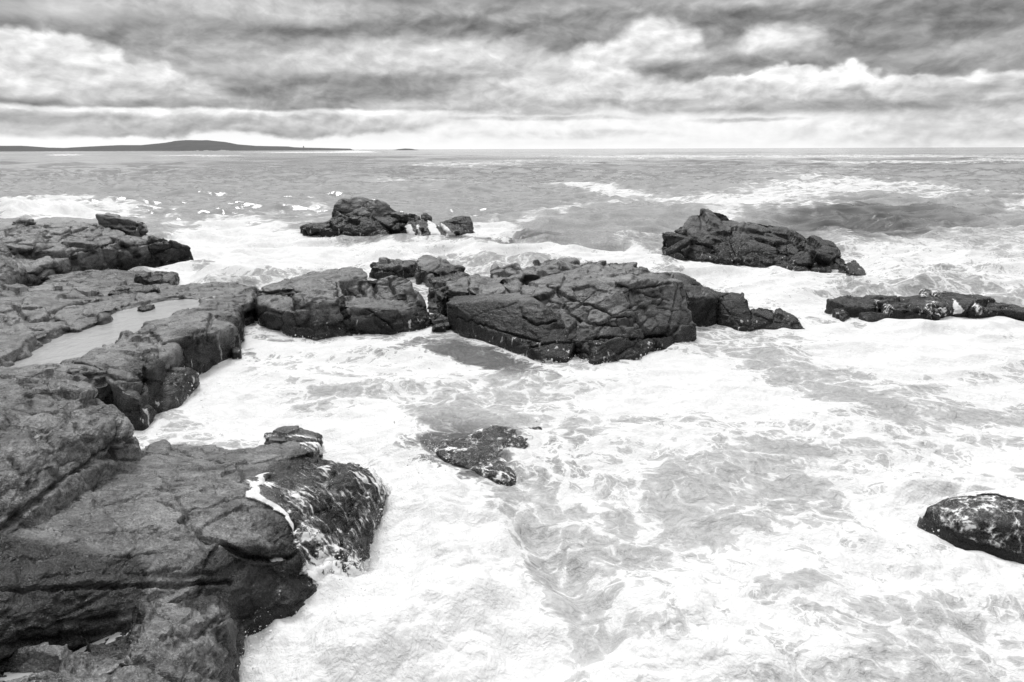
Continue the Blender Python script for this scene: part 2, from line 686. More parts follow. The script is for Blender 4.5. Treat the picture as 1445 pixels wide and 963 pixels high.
def runoff_material(stretch=(1, 1, 1), flow=None, name='running_foam'):
    """thin streaming foam over wet stone, open between the streaks"""
    m, n = new_mat(name)
    g = n.node('ShaderNodeNewGeometry')
    at = n.node('ShaderNodeAttribute', attribute_name='foam').outputs['Fac']
    p = g.outputs['Position']
    if flow:
        fx, fy = flow
        cb = n.node('ShaderNodeCombineXYZ')
        n.put(cb.inputs[0], n.v('DOT_PRODUCT', p, (fx * .3, fy * .3, -.3)))
        n.put(cb.inputs[1], n.v('DOT_PRODUCT', p, (-fy * 1.5, fx * 1.5, 0)))
        p = cb.outputs[0]
    p = n.v('MULTIPLY', p, stretch)
    w = n.warp(p, 2.0, .5, 4, .6)
    v1 = n.voro(w, 5.5)
    v2 = n.voro(w, 15)
    n1 = n.noise(w, 6, 6, .7)
    e = n.m('ADD', n.m('MULTIPLY', v1, .8), n.m('MULTIPLY', v2, .3))
    e = n.m('ADD', e, n.m('MULTIPLY_ADD', n1, .7, -.35))
    pat = n.noise(g.outputs['Position'], 3.2, 4, .6)
    te = n.m('SUBTRACT', n.m('ADD', n.m('MULTIPLY_ADD', at, .75, -.16), n.m('MULTIPLY_ADD', pat, .9, -.45)), e)
    f = n.m('ADD', n.ss(te, -.03, .06, 0, .7), n.ss(te, -.15, 0, 0, .25))
    bub = n.noise(w, 30, 3, .6)
    fo = n.bsdf(.86, .55, .25, n.bump(n.m('ADD', f, bub), .02, .6))
    tr = n.node('ShaderNodeBsdfTransparent').outputs[0]
    gl = n.node('ShaderNodeBsdfGlossy')
    gl.inputs['Roughness'].default_value = .12
    n.put(gl.inputs['Normal'], n.bump(n1, .04, .7))
    fr = n.node('ShaderNodeFresnel')
    fr.inputs['IOR'].default_value = 1.33
    film = n.node('ShaderNodeMixShader')
    n.put(film.inputs[0], n.m('MULTIPLY', fr.outputs[0], n.ss(at, .05, .3)))
    n.t.links.new(tr, film.inputs[1])
    n.t.links.new(gl.outputs[0], film.inputs[2])
    mx = n.node('ShaderNodeMixShader')
    n.put(mx.inputs[0], f)
    n.t.links.new(film.outputs[0], mx.inputs[1])
    n.t.links.new(fo, mx.inputs[2])
    n.out(mx.outputs[0])
    return m


M_RUN = runoff_material()
M_STREAM = runoff_material(flow=(.8, -.6), name='streaming_foam')
M_FALL = runoff_material((1, 1, .22), name='falling_foam')


def pool_material():
    m, n = new_mat('still_pool_water')
    g = n.node('ShaderNodeNewGeometry')
    p = g.outputs['Position']
    r = n.m('ADD', n.noise(n.warp(p, .8, .9), 3.0, 5, .62), n.m('MULTIPLY', n.noise(p, .5, 2, .5), 1.5))
    body = .42
    n.out(n.bsdf(body, .06, .5, n.bump(r, .035, .8), 1.333))
    return m


M_POOL = pool_material()


def flat_material(name, col, rough=.8):
    m, n = new_mat(name)
    g = n.node('ShaderNodeNewGeometry')
    t = n.noise(g.outputs['Position'], .01, 5, .6)
    n.out(n.bsdf(n.m('MULTIPLY', n.ss(t, .3, .7, .85, 1.15, 'LINEAR'), col), rough, .2))
    return m


M_SPRAY, _n = new_mat('spray_white')
_n.out(_n.bsdf(.85, .5, .3))

# ------------------------------------------------------------------ sky and light
SUN_EL, SUN_AZ = 60.0, -30.0     # azimuth from straight ahead, clockwise
world = bpy.data.worlds.new('World')
C.world = world
world.use_nodes = True
n = NT(world.node_tree)
tc = n.node('ShaderNodeTexCoord').outputs['Generated']
sx = n.node('ShaderNodeSeparateXYZ')
n.put(sx.inputs[0], tc)
# directions measured on the same tangent scale as the photograph's degrees: 1 unit = 1/16.8 degree
az = n.m('MULTIPLY', n.m('ARCTAN2', sx.outputs[0], sx.outputs[1]), 963.0)
el = n.m('MULTIPLY', n.m('ARCSINE', sx.outputs[2]), 963.0)
cv = n.node('ShaderNodeCombineXYZ')
n.put(cv.inputs[0], az)
n.put(cv.inputs[1], el)
q = cv.outputs[0]


def sky_dir(px, py):
    d = ray(px, py)
    return math.atan2(d[0], d[1]) * 963, math.asin(d[2] / np.linalg.norm(d)) * 963


ZENITH, SKY_GAIN, EXPOSURE = 1.15, .93, 0.24
qn = n.v('MULTIPLY', q, (1 / 120, 1 / 46, 0))
lw = n.v('SUBTRACT', n.noise(qn, 1.3, 3, .5, color=True), (.5, .5, .5))
hw = n.v('SUBTRACT', n.noise(n.v('MULTIPLY', q, (1 / 60, 1 / 40, 0)), 1.6, 7, .62, color=True), (.5, .5, .5))
qw = n.v('ADD', q, n.v('MULTIPLY', lw, (50, 13, 0)))
qw = n.v('ADD', qw, n.v('MULTIPLY', hw, (22, 14, 0)))           # ragged, billowing edges
qs = n.v('ADD', q, n.v('MULTIPLY', lw, (110, 12, 0)))
qs = n.v('ADD', qs, n.v('MULTIPLY', hw, (34, 8, 0)))           # smoother, stretched edges
qb = n.v('ADD', q, n.v('MULTIPLY', lw, (60, 16, 0)))
tx = n.noise(n.v('MULTIPLY', qb, (1 / 120, 1 / 44, 0)), 1.0, 8, .55)
q2 = n.v('MULTIPLY', qb, (1 / 70, 1 / 38, 0))
bil = n.noise(q2, 1.1, 8, .54)
bil2 = n.noise(n.v('ADD', q2, (.08, -.2, 0)), 1.1, 8, .54)
relief = n.m('SUBTRACT', bil, bil2)
# heaped heads: rounded lumps of three sizes
qp = n.v('ADD', q, n.v('MULTIPLY', hw, (14, 9, 0)))
qp = n.v('MULTIPLY', qp, (1 / 34, 1 / 26, 0))


def lump(vec):
    a_ = n.voro(vec, 1.0, 'F1')
    b_ = n.voro(vec, 2.3, 'F1')
    return n.m('ADD', n.m('MULTIPLY', a_, .62), n.m('MULTIPLY', b_, .38))


lum = lump(qp)
lum2 = lump(n.v('ADD', qp, (-.08, .22, 0)))
puffy = n.m('SUBTRACT', lum2, lum)


elw = n.m('ADD', el, n.m('MULTIPLY_ADD', tx, 30, -15))
V = n.ss(el, 0, 46, .985, .93)
V = n.mix(n.ss(elw, 46, 62), V, .74)
V = n.mix(n.ss(elw, 110, 170), V, .70)
deck = n.ss(el, 44, 58)
V = n.m('ADD', V, n.m('MULTIPLY', deck, n.ss(tx, .25, .75, -.17, .17, 'LINEAR')))


def blob(V, px, py, rx, ry, tone, soft=.5, grad=0.0, alpha=1.0, vec=None, tex=.5, puff=0.0):
    a, e = sky_dir(px, py)
    o = n.v('SUBTRACT', vec if vec is not None else qs, (a, e, 0))
    o = n.v('MULTIPLY', o, (1 / rx, 1 / ry, 0))
    d = n.v('LENGTH', o)
    if puff:
        d = n.m('ADD', d, n.m('MULTIPLY_ADD', lum, puff, -.45 * puff))
    k = n.ss(d, 1 - soft, 1 + soft, alpha, 0)
    t = n.m('MULTIPLY_ADD', relief, tex, tone)
    if puff:
        t = n.m('ADD', t, n.m('MULTIPLY', puffy, -.16))
    if grad:
        s_ = n.node('ShaderNodeSeparateXYZ')
        n.put(s_.inputs[0], o)
        t = n.m('ADD', t, n.m('MULTIPLY', n.ss(s_.outputs[1], -1, 1, -1, 1, 'LINEAR'), grad))
    return n.mix(k, V, t)


# high deck: broad light and dark bands
for a in ((350, 12, 240, 12, .84, .7), (1010, 12, 260, 9, .85, .7), (1390, 25, 120, 20, .72, .8), (700, 20, 160, 12, .72, .7),
          (60, 50, 170, 17, .57, .6), (330, 46, 130, 14, .64, .7), (230, 68, 120, 16, .62, .6), (450, 46, 80, 7, .56, .6),
          (640, 45, 150, 20, .60, .6), (735, 62, 60, 16, .58, .6), (840, 70, 90, 16, .58, .6), (930, 30, 130, 14, .64, .7),
          (1070, 30, 150, 16, .60, .6), (1260, 40, 220, 26, .58, .6), (1410, 72, 120, 18, .66, .6),
          (450, 85, 190, 18, .76, .7), (620, 78, 130, 22, .86, .6)):
    V = blob(V, *a)
# middle band of heaped cloud: bright heads over flat grey bases
for a in ((620, 96, 190, 14, .80, .6, .05), (540, 117, 210, 10, .60, .6), (330, 140, 330, 16, .72, .6, .03), (440, 132, 130, 12, .62, .6),
          (640, 125, 70, 11, .62, .6), (800, 130, 120, 18, .84, .6, .05)):
    V = blob(V, *a)
for a in ((60, 84, 95, 32, .88, .18, .06), (160, 110, 100, 26, .86, .2, .08), (230, 124, 70, 18, .84, .35, .06), (20, 128, 160, 22, .84, .5, .05),
          (880, 92, 110, 30, .90, .3, .06), (930, 52, 40, 26, .92, .4, .04), (1090, 62, 55, 20, .90, .45, .05),
          (840, 128, 170, 18, .87, .5, .04)):
    V = blob(V, *a, vec=qw, puff=.7)
V = blob(V, 960, 100, 50, 14, .58, .5)
V = blob(V, 1080, 92, 90, 14, .62, .5)
V = blob(V, 1230, 100, 130, 10, .64, .5)
for a in ((1030, 132, 60, 20, .92, .2, .08), (1118, 124, 60, 25, .95, .17, .08), (1196, 118, 46, 25, .97, .17, .07), (1270, 134, 80, 21, .93, .18, .09),
          (1390, 130, 110, 22, .94, .18, .09), (1180, 132, 260, 18, .82, .35, .09)):
    V = blob(V, *a, vec=qw, puff=.75)
V = blob(V, 1203, 126, 14, 8, .66, .6)
for a in ((110, 151, 260, 5, .62, .7), (420, 150, 260, 6, .64, .7), (1240, 151, 260, 8, .68, .7), (1380, 158, 130, 9, .66, .7),
          (700, 150, 160, 7, .78, .7), (900, 146, 160, 5, .76, .7)):
    V = blob(V, *a)
# low strip: bright gap, small far clouds
V = blob(V, 980, 184, 520, 19, .96, .35, 0, 1, qs, .15)
for a in ((300, 158, 420, 4, .95, .6), (330, 174, 250, 11, .78, .4, .06), (120, 170, 170, 7, .72, .6), (190, 180, 80, 10, .74, .4, .07),
          (420, 182, 110, 9, .75, .4, .07), (90, 185, 90, 6, .80, .5), (740, 158, 70, 5, .80, .6), (760, 168, 110, 3, .84, .6), (1060, 170, 60, 2.5, .84, .6),
          (790, 190, 130, 5, .90, .6), (1400, 172, 110, 14, .80, .8), (1380, 190, 160, 14, .86, .8), (1260, 180, 80, 5, .90, .7)):
    V = blob(V, *a, vec=qw if a[3] > 7 else qs, puff=.5 if a[3] > 7 else 0)
V = n.m('ADD', V, n.m('MULTIPLY', n.ss(el, 14, 40), n.m('MULTIPLY', relief, .22)))
# above the picture: unbroken overcast, unseen, brightened to light the rocks from above
V = n.m('SUBTRACT', V, n.ss(el, 120, 180, 0, .05))
V = n.m('MULTIPLY_ADD', n.m('SUBTRACT', V, .84), 1.14, .81)
back = n.ss(sx.outputs[1], -.5, .55)
V = n.mix(back, .3, V)                                             # unseen sky behind the camera, darkened to keep rock sides facing it dark
V = n.mix(n.ss(el, 185, 420), V, n.m('ADD', n.mix(back, .32, 1.0), n.m('MULTIPLY_ADD', tx, .3, -.15)))
V = n.mix(n.ss(el, 500, 1050), V, n.m('MULTIPLY_ADD', tx, .3, ZENITH - .15))
V = n.m('MAXIMUM', V, .3)
lin = n.m('POWER', V, 2.2)
sky = n.node('ShaderNodeTexSky', sky_type='NISHITA')
sky.sun_disc = False
sky.sun_elevation = math.radians(SUN_EL)
sky.sun_rotation = math.radians(SUN_AZ)
bw = n.node('ShaderNodeRGBToBW')
n.t.links.new(sky.outputs[0], bw.inputs[0])
BGS = .1
tot = n.mix(.05, n.m('MULTIPLY', lin, SKY_GAIN / BGS), bw.outputs[0])
bg = n.node('ShaderNodeBackground')
bg.inputs['Strength'].default_value = BGS
n.put(bg.inputs['Color'], tot)
wo = n.node('ShaderNodeOutputWorld')
n.t.links.new(bg.outputs[0], wo.inputs[0])
world.cycles.sampling_method = 'MANUAL'
world.cycles.sample_map_resolution = 512

sun_d = bpy.data.lights.new('sun', 'SUN')
sun_d.energy = 1.5
sun_d.angle = math.radians(14)
sun = bpy.data.objects.new('sun', sun_d)
COL.objects.link(sun)
_a, _e = math.radians(SUN_AZ), math.radians(SUN_EL)
sv = Vector((math.sin(_a) * math.cos(_e), math.cos(_a) * math.cos(_e), math.sin(_e)))
sun.rotation_euler = sv.to_track_quat('Z', 'Y').to_euler()
sun.location = sv * 100

vs = C.view_settings
vs.view_transform = 'Standard'
vs.look = 'None'
vs.gamma = 1.0
vs.exposure = EXPOSURE
vs.use_curve_mapping = False
C.cycles.max_bounces = 4
C.cycles.adaptive_threshold = .02
C.cycles.transparent_max_bounces = 6
C.cycles.use_denoising = True


# ------------------------------------------------------------------ rocks
def xz(a):
    return a


# --- foreground, left
rock('boulder', 'big rough rounded boulder at the left edge, above the sloping slab in the foreground', 'rock', [
    B([(-160, 640, 1.75), (0, 572, 1.95), (70, 575, 1.93), (112, 585, 1.8), (150, 640, 1.3), (-160, 780, 1.75), (0, 700, 1.65), (60, 690, 1.45)],
      base=[(0, 757, 1.38), (60, 735, 1.28), (125, 682, 1.05), (-150, 850, 1.4)], r=.22),
    B([(-160, 525, 2.2), (0, 525, 2.15), (62, 524, 2.08), (110, 534, 1.98), (145, 546, 1.9), (175, 562, 1.78), (192, 578, 1.62), (206, 605, 1.35),
       (-160, 640, 2.0), (0, 600, 1.95), (120, 610, 1.75)],
      base=[(203, 640, .9), (180, 660, 1.0), (120, 683, 1.1)], r=.25),
    B([(-160, 640, 1.7), (0, 600, 1.8), (20, 640, 1.62), (0, 690, 1.58), (-160, 780, 1.7)], base=[(0, 752, 1.42), (40, 700, 1.4), (-150, 860, 1.4)], r=.2),
], .02, mat=M_NEAR, amp=(.09, .8, .05, .26), worl=(.75, .035), fine=.02, seed=2.2, facet=(.24, .024), streak=((9, 5, 7), .022), ampk=(.7, .5),
    cracks=[([(0, 752), (40, 715), (70, 690), (100, 668), (135, 648), (170, 625), (200, 618)], .035, .12),
            ([(20, 640), (38, 668), (47, 690)], .03, .1), ([(62, 526), (72, 545), (88, 560)], .02, .06),
            ([(0, 573), (60, 576), (100, 580)], .03, .07), ([(110, 590), (118, 610), (135, 625)], .03, .08)])

rock('rock_slab', 'broad gently sloping foreground slab with a long crack, its right end under running foam', 'rock', [
    B([(-160, 900, 1.35), (0, 832, 1.3), (-160, 800, 1.5), (0, 755, 1.36), (62, 733, 1.27), (120, 682, 1.1), (200, 648, .92), (215, 624, .82), (262, 622, .74), (342, 632, .66),
       (420, 640, .62), (490, 648, .55), (528, 668, .46), (200, 826, .92), (100, 829, 1.1), (320, 818, .62), (352, 812, .52), (405, 795, .38), (420, 700, .64), (300, 735, .86)],
      base=[(548, 690), (536, 735), (515, 795), (470, 840), (415, 850), (200, 834, .4), (0, 846, .6)], r=.14),
    B([(215, 628, .9), (232, 618, .9), (243, 628, .85), (236, 640, .88), (205, 640, .92)], r=.07),
    B([(345, 640, .72), (400, 622, .66), (450, 628, .62), (440, 640, .66), (375, 655, .72)], r=.06),
    B([(262, 735, .98), (300, 742, .93), (360, 765, .78), (410, 772, .56), (424, 796, .42), (385, 800, .5), (330, 790, .68), (285, 765, .84)], r=.07, zb=.1),
    B([(375, 612, .33), (420, 604, .36), (455, 612, .33), (440, 622, .35), (385, 622, .38)], r=.06),
], .0165, mat=M_NEAR, amp=(.06, 1.1, .03, .3), worl=(1.0, .018, (.7, 1.5, 2.0)), strata=((.35, -.12, 1.0), .15, .045), fine=.014, seed=4.1, wet=[(-20, 850, 1.0, .7), (40, 845, 1.0, .6), (100, 840, 1.0, .5), (160, 832, .85, .35), (470, 690, .5, 1.0), (500, 740, .3, .9), (440, 790, .3, .6), (330, 825, .45, .5)], facet=(.26, .02), streak=((3.2, 9, 12), .028), ampk=(.8, .5),  # wet: running-water end, and the gully face with its shade painted in
    cracks=[([(225, 700), (262, 722), (262, 738), (300, 760), (345, 782), (385, 790), (420, 782)], .03, .11),
            ([(250, 628), (300, 650), (335, 655), (345, 672), (335, 685)], .025, .08), ([(335, 655), (380, 648), (405, 640)], .02, .06),
            ([(205, 640), (270, 650), (320, 690)], .018, .05), ([(290, 800), (300, 780), (310, 770)], .02, .05),
            ([(180, 700), (210, 690), (260, 682), (300, 678)], .016, .05), ([(0, 826), (100, 826), (200, 824), (330, 818)], .03, .08),
            ([(90, 740), (150, 738), (230, 742)], .014, .035), ([(270, 620), (300, 640)], .015, .05), ([(0, 700), (60, 745), (130, 752), (200, 748), (260, 757)], .014, .04), ([(20, 790), (90, 778), (170, 785), (230, 778)], .013, .035), ([(120, 690), (190, 672), (250, 668)], .014, .045), ([(340, 700), (300, 712), (262, 722)], .015, .05), ([(395, 700), (440, 690), (500, 676)], .013, .035), ([(60, 812), (140, 803), (210, 808), (260, 800)], .013, .035), ([(215, 660), (240, 680), (262, 722)], .014, .045)])

rock('rock_slab', 'lowest foreground slab in the bottom left corner, with puddles and a dark wet gully', 'rock', [
    B([(-160, 1010, .95), (0, 922, .95), (60, 898, .9), (120, 864, .86), (195, 834, .78), (240, 830, .66), (330, 828, .46), (345, 835, .36), (300, 862, .36), (284, 888, .34), (292, 940, .32),
       (296, 1010, .32), (180, 1120, .75), (-160, 1150, .95), (200, 900, .72), (100, 1000, .86)],
      base=[(352, 836), (312, 862), (296, 890), (306, 945), (310, 1050)], r=.12),
    B([(-160, 1100, 1.1), (-30, 985, 1.06), (60, 940, .98), (110, 940, .93), (150, 990, .9), (100, 1120, .98)], r=.14, zb=.3),
    B([(175, 856, .84), (210, 845, .8), (245, 880, .68), (240, 940, .66), (200, 960, .74), (160, 920, .82)], r=.12, zb=.2),
], .0165, mat=M_NEAR, amp=(.06, .7, .04, .24), worl=(.5, .025), fine=.018, seed=6.4, wet=[(0, 900, .8, .5), (60, 880, .8, .4), (120, 858, .75, .35), (300, 845, .4, .45), (270, 880, .4, .3), (150, 880, .75, .35)], facet=(.2, .022), streak=((4, 9, 12), .02), ampk=(.7, .5),  # wet: damp edges and puddle hollow, plus painted shade along the gully
    carve=[(W(150, 868, .86), (.40, .26, .24)), (W(143, 900, .86), (.26, .42, .24)), (W(30, 925, .98), (.5, .16, .26)), (W(0, 905, .8), (.8, .2, .5)), (W(60, 886, .8), (.6, .17, .5)), (W(115, 860, .75), (.5, .12, .45))],
    cracks=[([(165, 925), (205, 930), (240, 945), (270, 955)], .03, .1), ([(205, 840), (225, 865), (250, 880)], .02, .06), ([(0, 945), (60, 955), (120, 962)], .02, .05),
            ([(250, 900), (275, 905), (285, 925)], .02, .05)])

# --- shelf with the tide pool
rock('rock_shelf', 'low flat rock shelf holding the pale tide pool at left', 'rock', [
    B([(-200, 430, .95), (-200, 560, .95), (0, 540, .95), (120, 535, .85), (215, 512, .8), (330, 440, .72), (356, 412, .7), (245, 400, .75), (150, 404, .82), (0, 415, .95)],
      base=[(362, 425), (340, 470)], r=.15),
    B([(238, 402, .74), (300, 397, .72), (359, 405, .7), (356, 425, .66), (330, 432, .74), (250, 420, .78)], base=[(363, 430), (372, 412)], r=.1),
    B([(70, 391, .5), (100, 384, .5), (190, 381, .42), (250, 386, .35), (240, 396, .45), (150, 404, .65), (60, 402, .7)], base=[(255, 392)], r=.08),
], .035, amp=(.09, 1.0, .04, .3), worl=(.9, .04), fine=.02, seed=8.3,
    carve=[(W(x, y, .95), (r, r * 1.15, .62)) for x, y, r in ((40, 503, .6), (75, 492, .8), (105, 475, .95), (140, 458, 1.0), (180, 440, 1.1), (215, 427, 1.0), (240, 419, .8))] + [(W(135, 526, .9), (.6, .25, .3))])

rock('rock_ledge', 'layered rock ledge at the left edge, on the left bank of the tide pool', 'rock', [
    B([(-160, 410, 1.5), (0, 402, 1.35), (40, 400, 1.25), (95, 398, 1.1), (133, 406, .98), (147, 419, .86), (120, 428, .88), (60, 440, 1.05), (0, 450, 1.1), (-160, 470, 1.2)], r=.12),
    B([(76, 440, 1.0), (95, 433, 1.02), (150, 441, .9), (152, 447, .84), (110, 463, .82), (85, 462, .85)], r=.08),
    B([(-160, 450, 1.25), (0, 435, 1.15), (25, 438, 1.1), (35, 452, 1.0), (55, 462, .9), (60, 473, .82), (25, 480, .85), (-160, 500, 1.0)], r=.1),
    B([(-160, 480, 1.0), (0, 470, .95), (45, 478, .88), (30, 492, .85), (0, 503, .84), (-160, 530, .9)], r=.08),
    B([(-40, 422, 1.25), (30, 425, 1.2), (70, 432, 1.1), (78, 446, .95), (72, 460, .85), (20, 450, 1.0)], r=.08),
], .03, amp=(.08, .9, .04, .3), worl=(.8, .05), fine=.02, seed=9.9, strata=((.3, .2, 1), .22, .05),
    cracks=[([(25, 432), (40, 448), (52, 466)], .05, .15), ([(70, 436), (78, 452), (76, 464)], .05, .15), ([(0, 420), (60, 412), (120, 410)], .03, .06)])

rock('rock_ridge', 'rounded rock ridge on the right bank of the tide pool, falling to the channel', 'rock', [
    B([(213, 462, 1.0), (240, 446, 1.05), (300, 424, .98), (335, 424, .8), (343, 432, .6), (330, 462, .7), (275, 470, .95), (228, 480, .95)],
      base=[(347, 450), (335, 470), (314, 485), (270, 505), (248, 513)], r=.22),
    B([(98, 508, .95), (126, 489, 1.02), (170, 475, 1.06), (205, 468, 1.02), (225, 480, .92), (243, 503, .6), (215, 520, .85), (160, 510, 1.0), (120, 512, .98)],
      base=[(248, 516, .1), (225, 540, .1), (205, 575, .1), (160, 560, .4)], r=.2),
    B([(150, 522, .92), (180, 512, .92), (208, 520, .7), (218, 545, .5), (195, 560, .6), (165, 545, .8)], base=[(215, 580), (195, 585)], r=.15),
    B([(212, 526, .5), (240, 519, .5), (268, 521, .4), (276, 530, .25), (250, 540, .35), (215, 540, .45)], base=[(282, 538), (262, 560), (236, 584), (212, 585)], r=.08),
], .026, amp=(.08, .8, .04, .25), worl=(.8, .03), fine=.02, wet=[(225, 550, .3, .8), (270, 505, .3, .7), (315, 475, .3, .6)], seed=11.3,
    cracks=[([(208, 466), (218, 482), (238, 502), (246, 512)], .06, .2), ([(300, 440), (296, 465), (300, 485)], .04, .14), ([(100, 515), (130, 520), (150, 530), (200, 540)], .05, .14),
            ([(192, 482), (205, 500), (218, 510)], .03, .08), ([(205, 520), (208, 550), (212, 575)], .04, .12)])

rock('stone', 'small dark square stone standing in the foam of the channel', 'rock', [
    B([(326, 492, .22), (334, 490, .22), (340, 494, .2), (338, 498, .16), (328, 498, .18)], base=[(326, 500), (340, 501)], r=.03)],
    .02, mat=M_DARK, amp=(.02, .3, .01, .1), worl=None, fine=.01)

# --- small rocks along the back of the shelf
rock('stone', 'dark cracked block on the shelf edge beside the white surf, left', 'rock', [
    B([(192, 390, .75), (206, 386, .78), (228, 387, .7), (230, 393, .6), (212, 396, .65)], base=[(192, 398, .3), (210, 402, .3), (230, 399, .3)], r=.07)],
    .03, mat=M_DARK, amp=(.05, .5, .02, .2), worl=(.5, .05), seed=3.3)
rock('stone', 'long low dark stone at the far end of the tide pool', 'rock', [
    B([(155, 412, .95), (165, 405, .98), (195, 404, .98), (222, 408, .88), (223, 413, .8), (190, 416, .82)], r=.07)],
    .03, mat=M_DARK, amp=(.06, .5, .03, .2), worl=(.5, .05), seed=5.3)
rock('stone', 'small flat stone lying in the middle of the tide pool', 'rock', [
    B([(193, 434, .8), (206, 430, .84), (218, 430, .8), (212, 435, .77), (200, 438, .76)], r=.03)],
    .025, mat=M_DARK, amp=(.03, .4, .02, .2), worl=None, seed=7.3)

# --- upper left headland
rock('rock_outcrop', 'long layered outcrop at upper left whose right tip juts over the white surf', 'rock', [
    B([Y(20, 320, 28.5), Y(60, 313, 29.5), Y(110, 311, 30.5), Y(140, 316, 31), Y(185, 328, 30.5), Y(150, 345, 29), Y(70, 350, 27), Y(-60, 335, 27), Y(-60, 350, 25)],
      base=[(33, 398, .3), (90, 386, .1), (106, 384, .0), (-60, 420, .5)], r=.3),
    B([Y(125, 332, 29.2), Y(165, 327, 30.2), Y(208, 335, 30.6), Y(246, 341, 30.9), Y(271, 349, 31.3), Y(268, 356, 31.2), Y(235, 350, 30.4), Y(170, 342, 29.2)],
      base=[(262, 367), (239, 373), (200, 374), (166, 374), (140, 378)], r=.15),
    B([Y(-60, 345, 25), Y(28, 350, 25.5), Y(60, 348, 26.5), Y(85, 352, 27), Y(75, 372, 26.6)], base=[(33, 397, .3), (72, 392, .2), (95, 386, .1)], r=.2),
    B([Y(85, 352, 27), Y(120, 345, 28), Y(135, 350, 28.2), Y(130, 370, 28)], base=[(95, 387, .0), (120, 381, .0), (138, 378, .0)], r=.15),
], .045, amp=(.14, 1.4, .06, .45), worl=(1.1, .09), fine=.03, seed=12.7, strata=((.15, -.1, 1), .35, .09), wet=[(180, 360, .3, 1.6), (240, 365, .3, 1.2), (130, 372, .3, 1.2)],  # wet: low faces over the surf, painted darker as shading too
    parts=[('cap_slab', [B([Y(134, 302, 31), Y(150, 303, 31), Y(193, 312, 31.2), Y(193, 316, 31.1), Y(140, 310, 30.9), Y(165, 306, 32.2)], base=[Y(140, 326, 31), Y(193, 331, 31)], zb=.9, drop=False, r=.08)],
            'thin tilted slab capping the outcrop', dict(worl=(.9, .05))),
           ('block', [B([Y(193, 313, 31), Y(204, 313, 31.2), Y(207, 322, 31.2), Y(207, 333, 31.1), Y(195, 313, 31.9)], base=[Y(193, 333, 31), Y(207, 337, 31.1)], zb=.8, drop=False, r=.09)], None, None),
           ('block', [B([Y(19, 317, 28.5), Y(27, 310, 28.8), Y(48, 311, 29.2), Y(50, 318, 29.2), Y(30, 312, 29.8)], base=[Y(20, 325, 28.5), Y(50, 323, 29.1)], zb=1.2, drop=False, r=.08)], None, None)],
    cracks=[([(30, 355), (60, 362), (110, 352), (160, 345)], .08, .2), ([(160, 330), (175, 348), (200, 365)], .12, .3), ([(105, 352), (108, 375)], .05, .15), ([(60, 325), (90, 330), (130, 322)], .07, .15)])
rock('boulder', 'smooth grey boulder cut off by the left edge, in front of the upper left outcrop', 'rock', [
    B([(-80, 335, 2.2), (0, 334, 1.9), (12, 350, 1.6), (35, 374, 1.05), (36, 380, .95), (0, 372, 1.35), (-80, 380, 1.5)], base=[(34, 388, .6), (0, 401, .8), (-80, 420, .8)], r=.2)],
    .035, amp=(.1, 1.0, .04, .3), worl=(1.2, .04), seed=13.1, cracks=[([(0, 352), (20, 357), (30, 366)], .05, .1)])
# --- middle group
rock('rock_outcrop', 'broad outcrop left of centre with one smooth pale front face and a vertical joint', 'rock', [
    B([Y(415, 418, 18.9), Y(448, 426, 18.5), Y(481, 425, 18.9), Y(478, 396, 20.6), Y(440, 395, 20.8), Y(412, 408, 19.8)],
      base=[(421, 474), (447, 479), (498, 471)], r=.07),
    B([Y(361, 408, 20.6), Y(393, 397, 21.3), Y(431, 387, 21.8), Y(459, 379, 22.3), Y(484, 373, 22.8), Y(512, 379, 23.2), Y(520, 392, 22), Y(478, 396, 20.6), Y(430, 402, 20.2), Y(380, 412, 20.2)], r=.15),
    B([Y(361, 418, 20), Y(385, 414, 20.3), Y(418, 420, 19.4), Y(418, 432, 18.9), Y(393, 437, 18.9), Y(362, 430, 19.6)], base=[(360, 442), (387, 456), (405, 468), (424, 474)], r=.1),
    B([Y(484, 430, 18.9), Y(520, 434, 18.8), Y(578, 441, 19.2), Y(590, 425, 20), Y(520, 418, 20), Y(484, 420, 19.6)], base=[(500, 470), (561, 469), (594, 462)], r=.09),
    B([Y(572, 414, 19.9), Y(592, 413, 20.2), Y(602, 428, 20.1), Y(606, 444, 19.9), Y(578, 442, 19.3)], base=[(606, 458), (594, 463), (570, 468)], r=.08),
], .032, amp=(.09, .9, .045, .3), worl=(.8, .035), fine=.016, seed=14.2,
    parts=[('fluted_block', [B([Y(483, 404, 20.2), Y(506, 394, 20.4), Y(540, 391, 20.5), Y(570, 386, 20.7), Y(583, 396, 20.8), Y(580, 407, 20.5), Y(553, 422, 20), Y(515, 417, 20)], base=[Y(515, 421, 19.9), Y(555, 425, 19.9), Y(580, 412, 20.3)], zb=.2, r=.1)],
            'dark fluted block on top of the outcrop', dict(amp=(.08, .5, .06, .22), seed=3.7, cracks=[([(508, 396), (512, 418)], .06, .15), ([(530, 394), (532, 420)], .05, .14), ([(548, 390), (560, 412)], .05, .14)])),],
    cracks=[([(478, 394), (481, 412), (488, 438), (499, 468)], .06, .25), ([(361, 412), (400, 408), (440, 412)], .04, .1), ([(522, 434), (540, 450), (560, 466)], .04, .12), ([(440, 392), (470, 400), (478, 412)], .03, .08)])

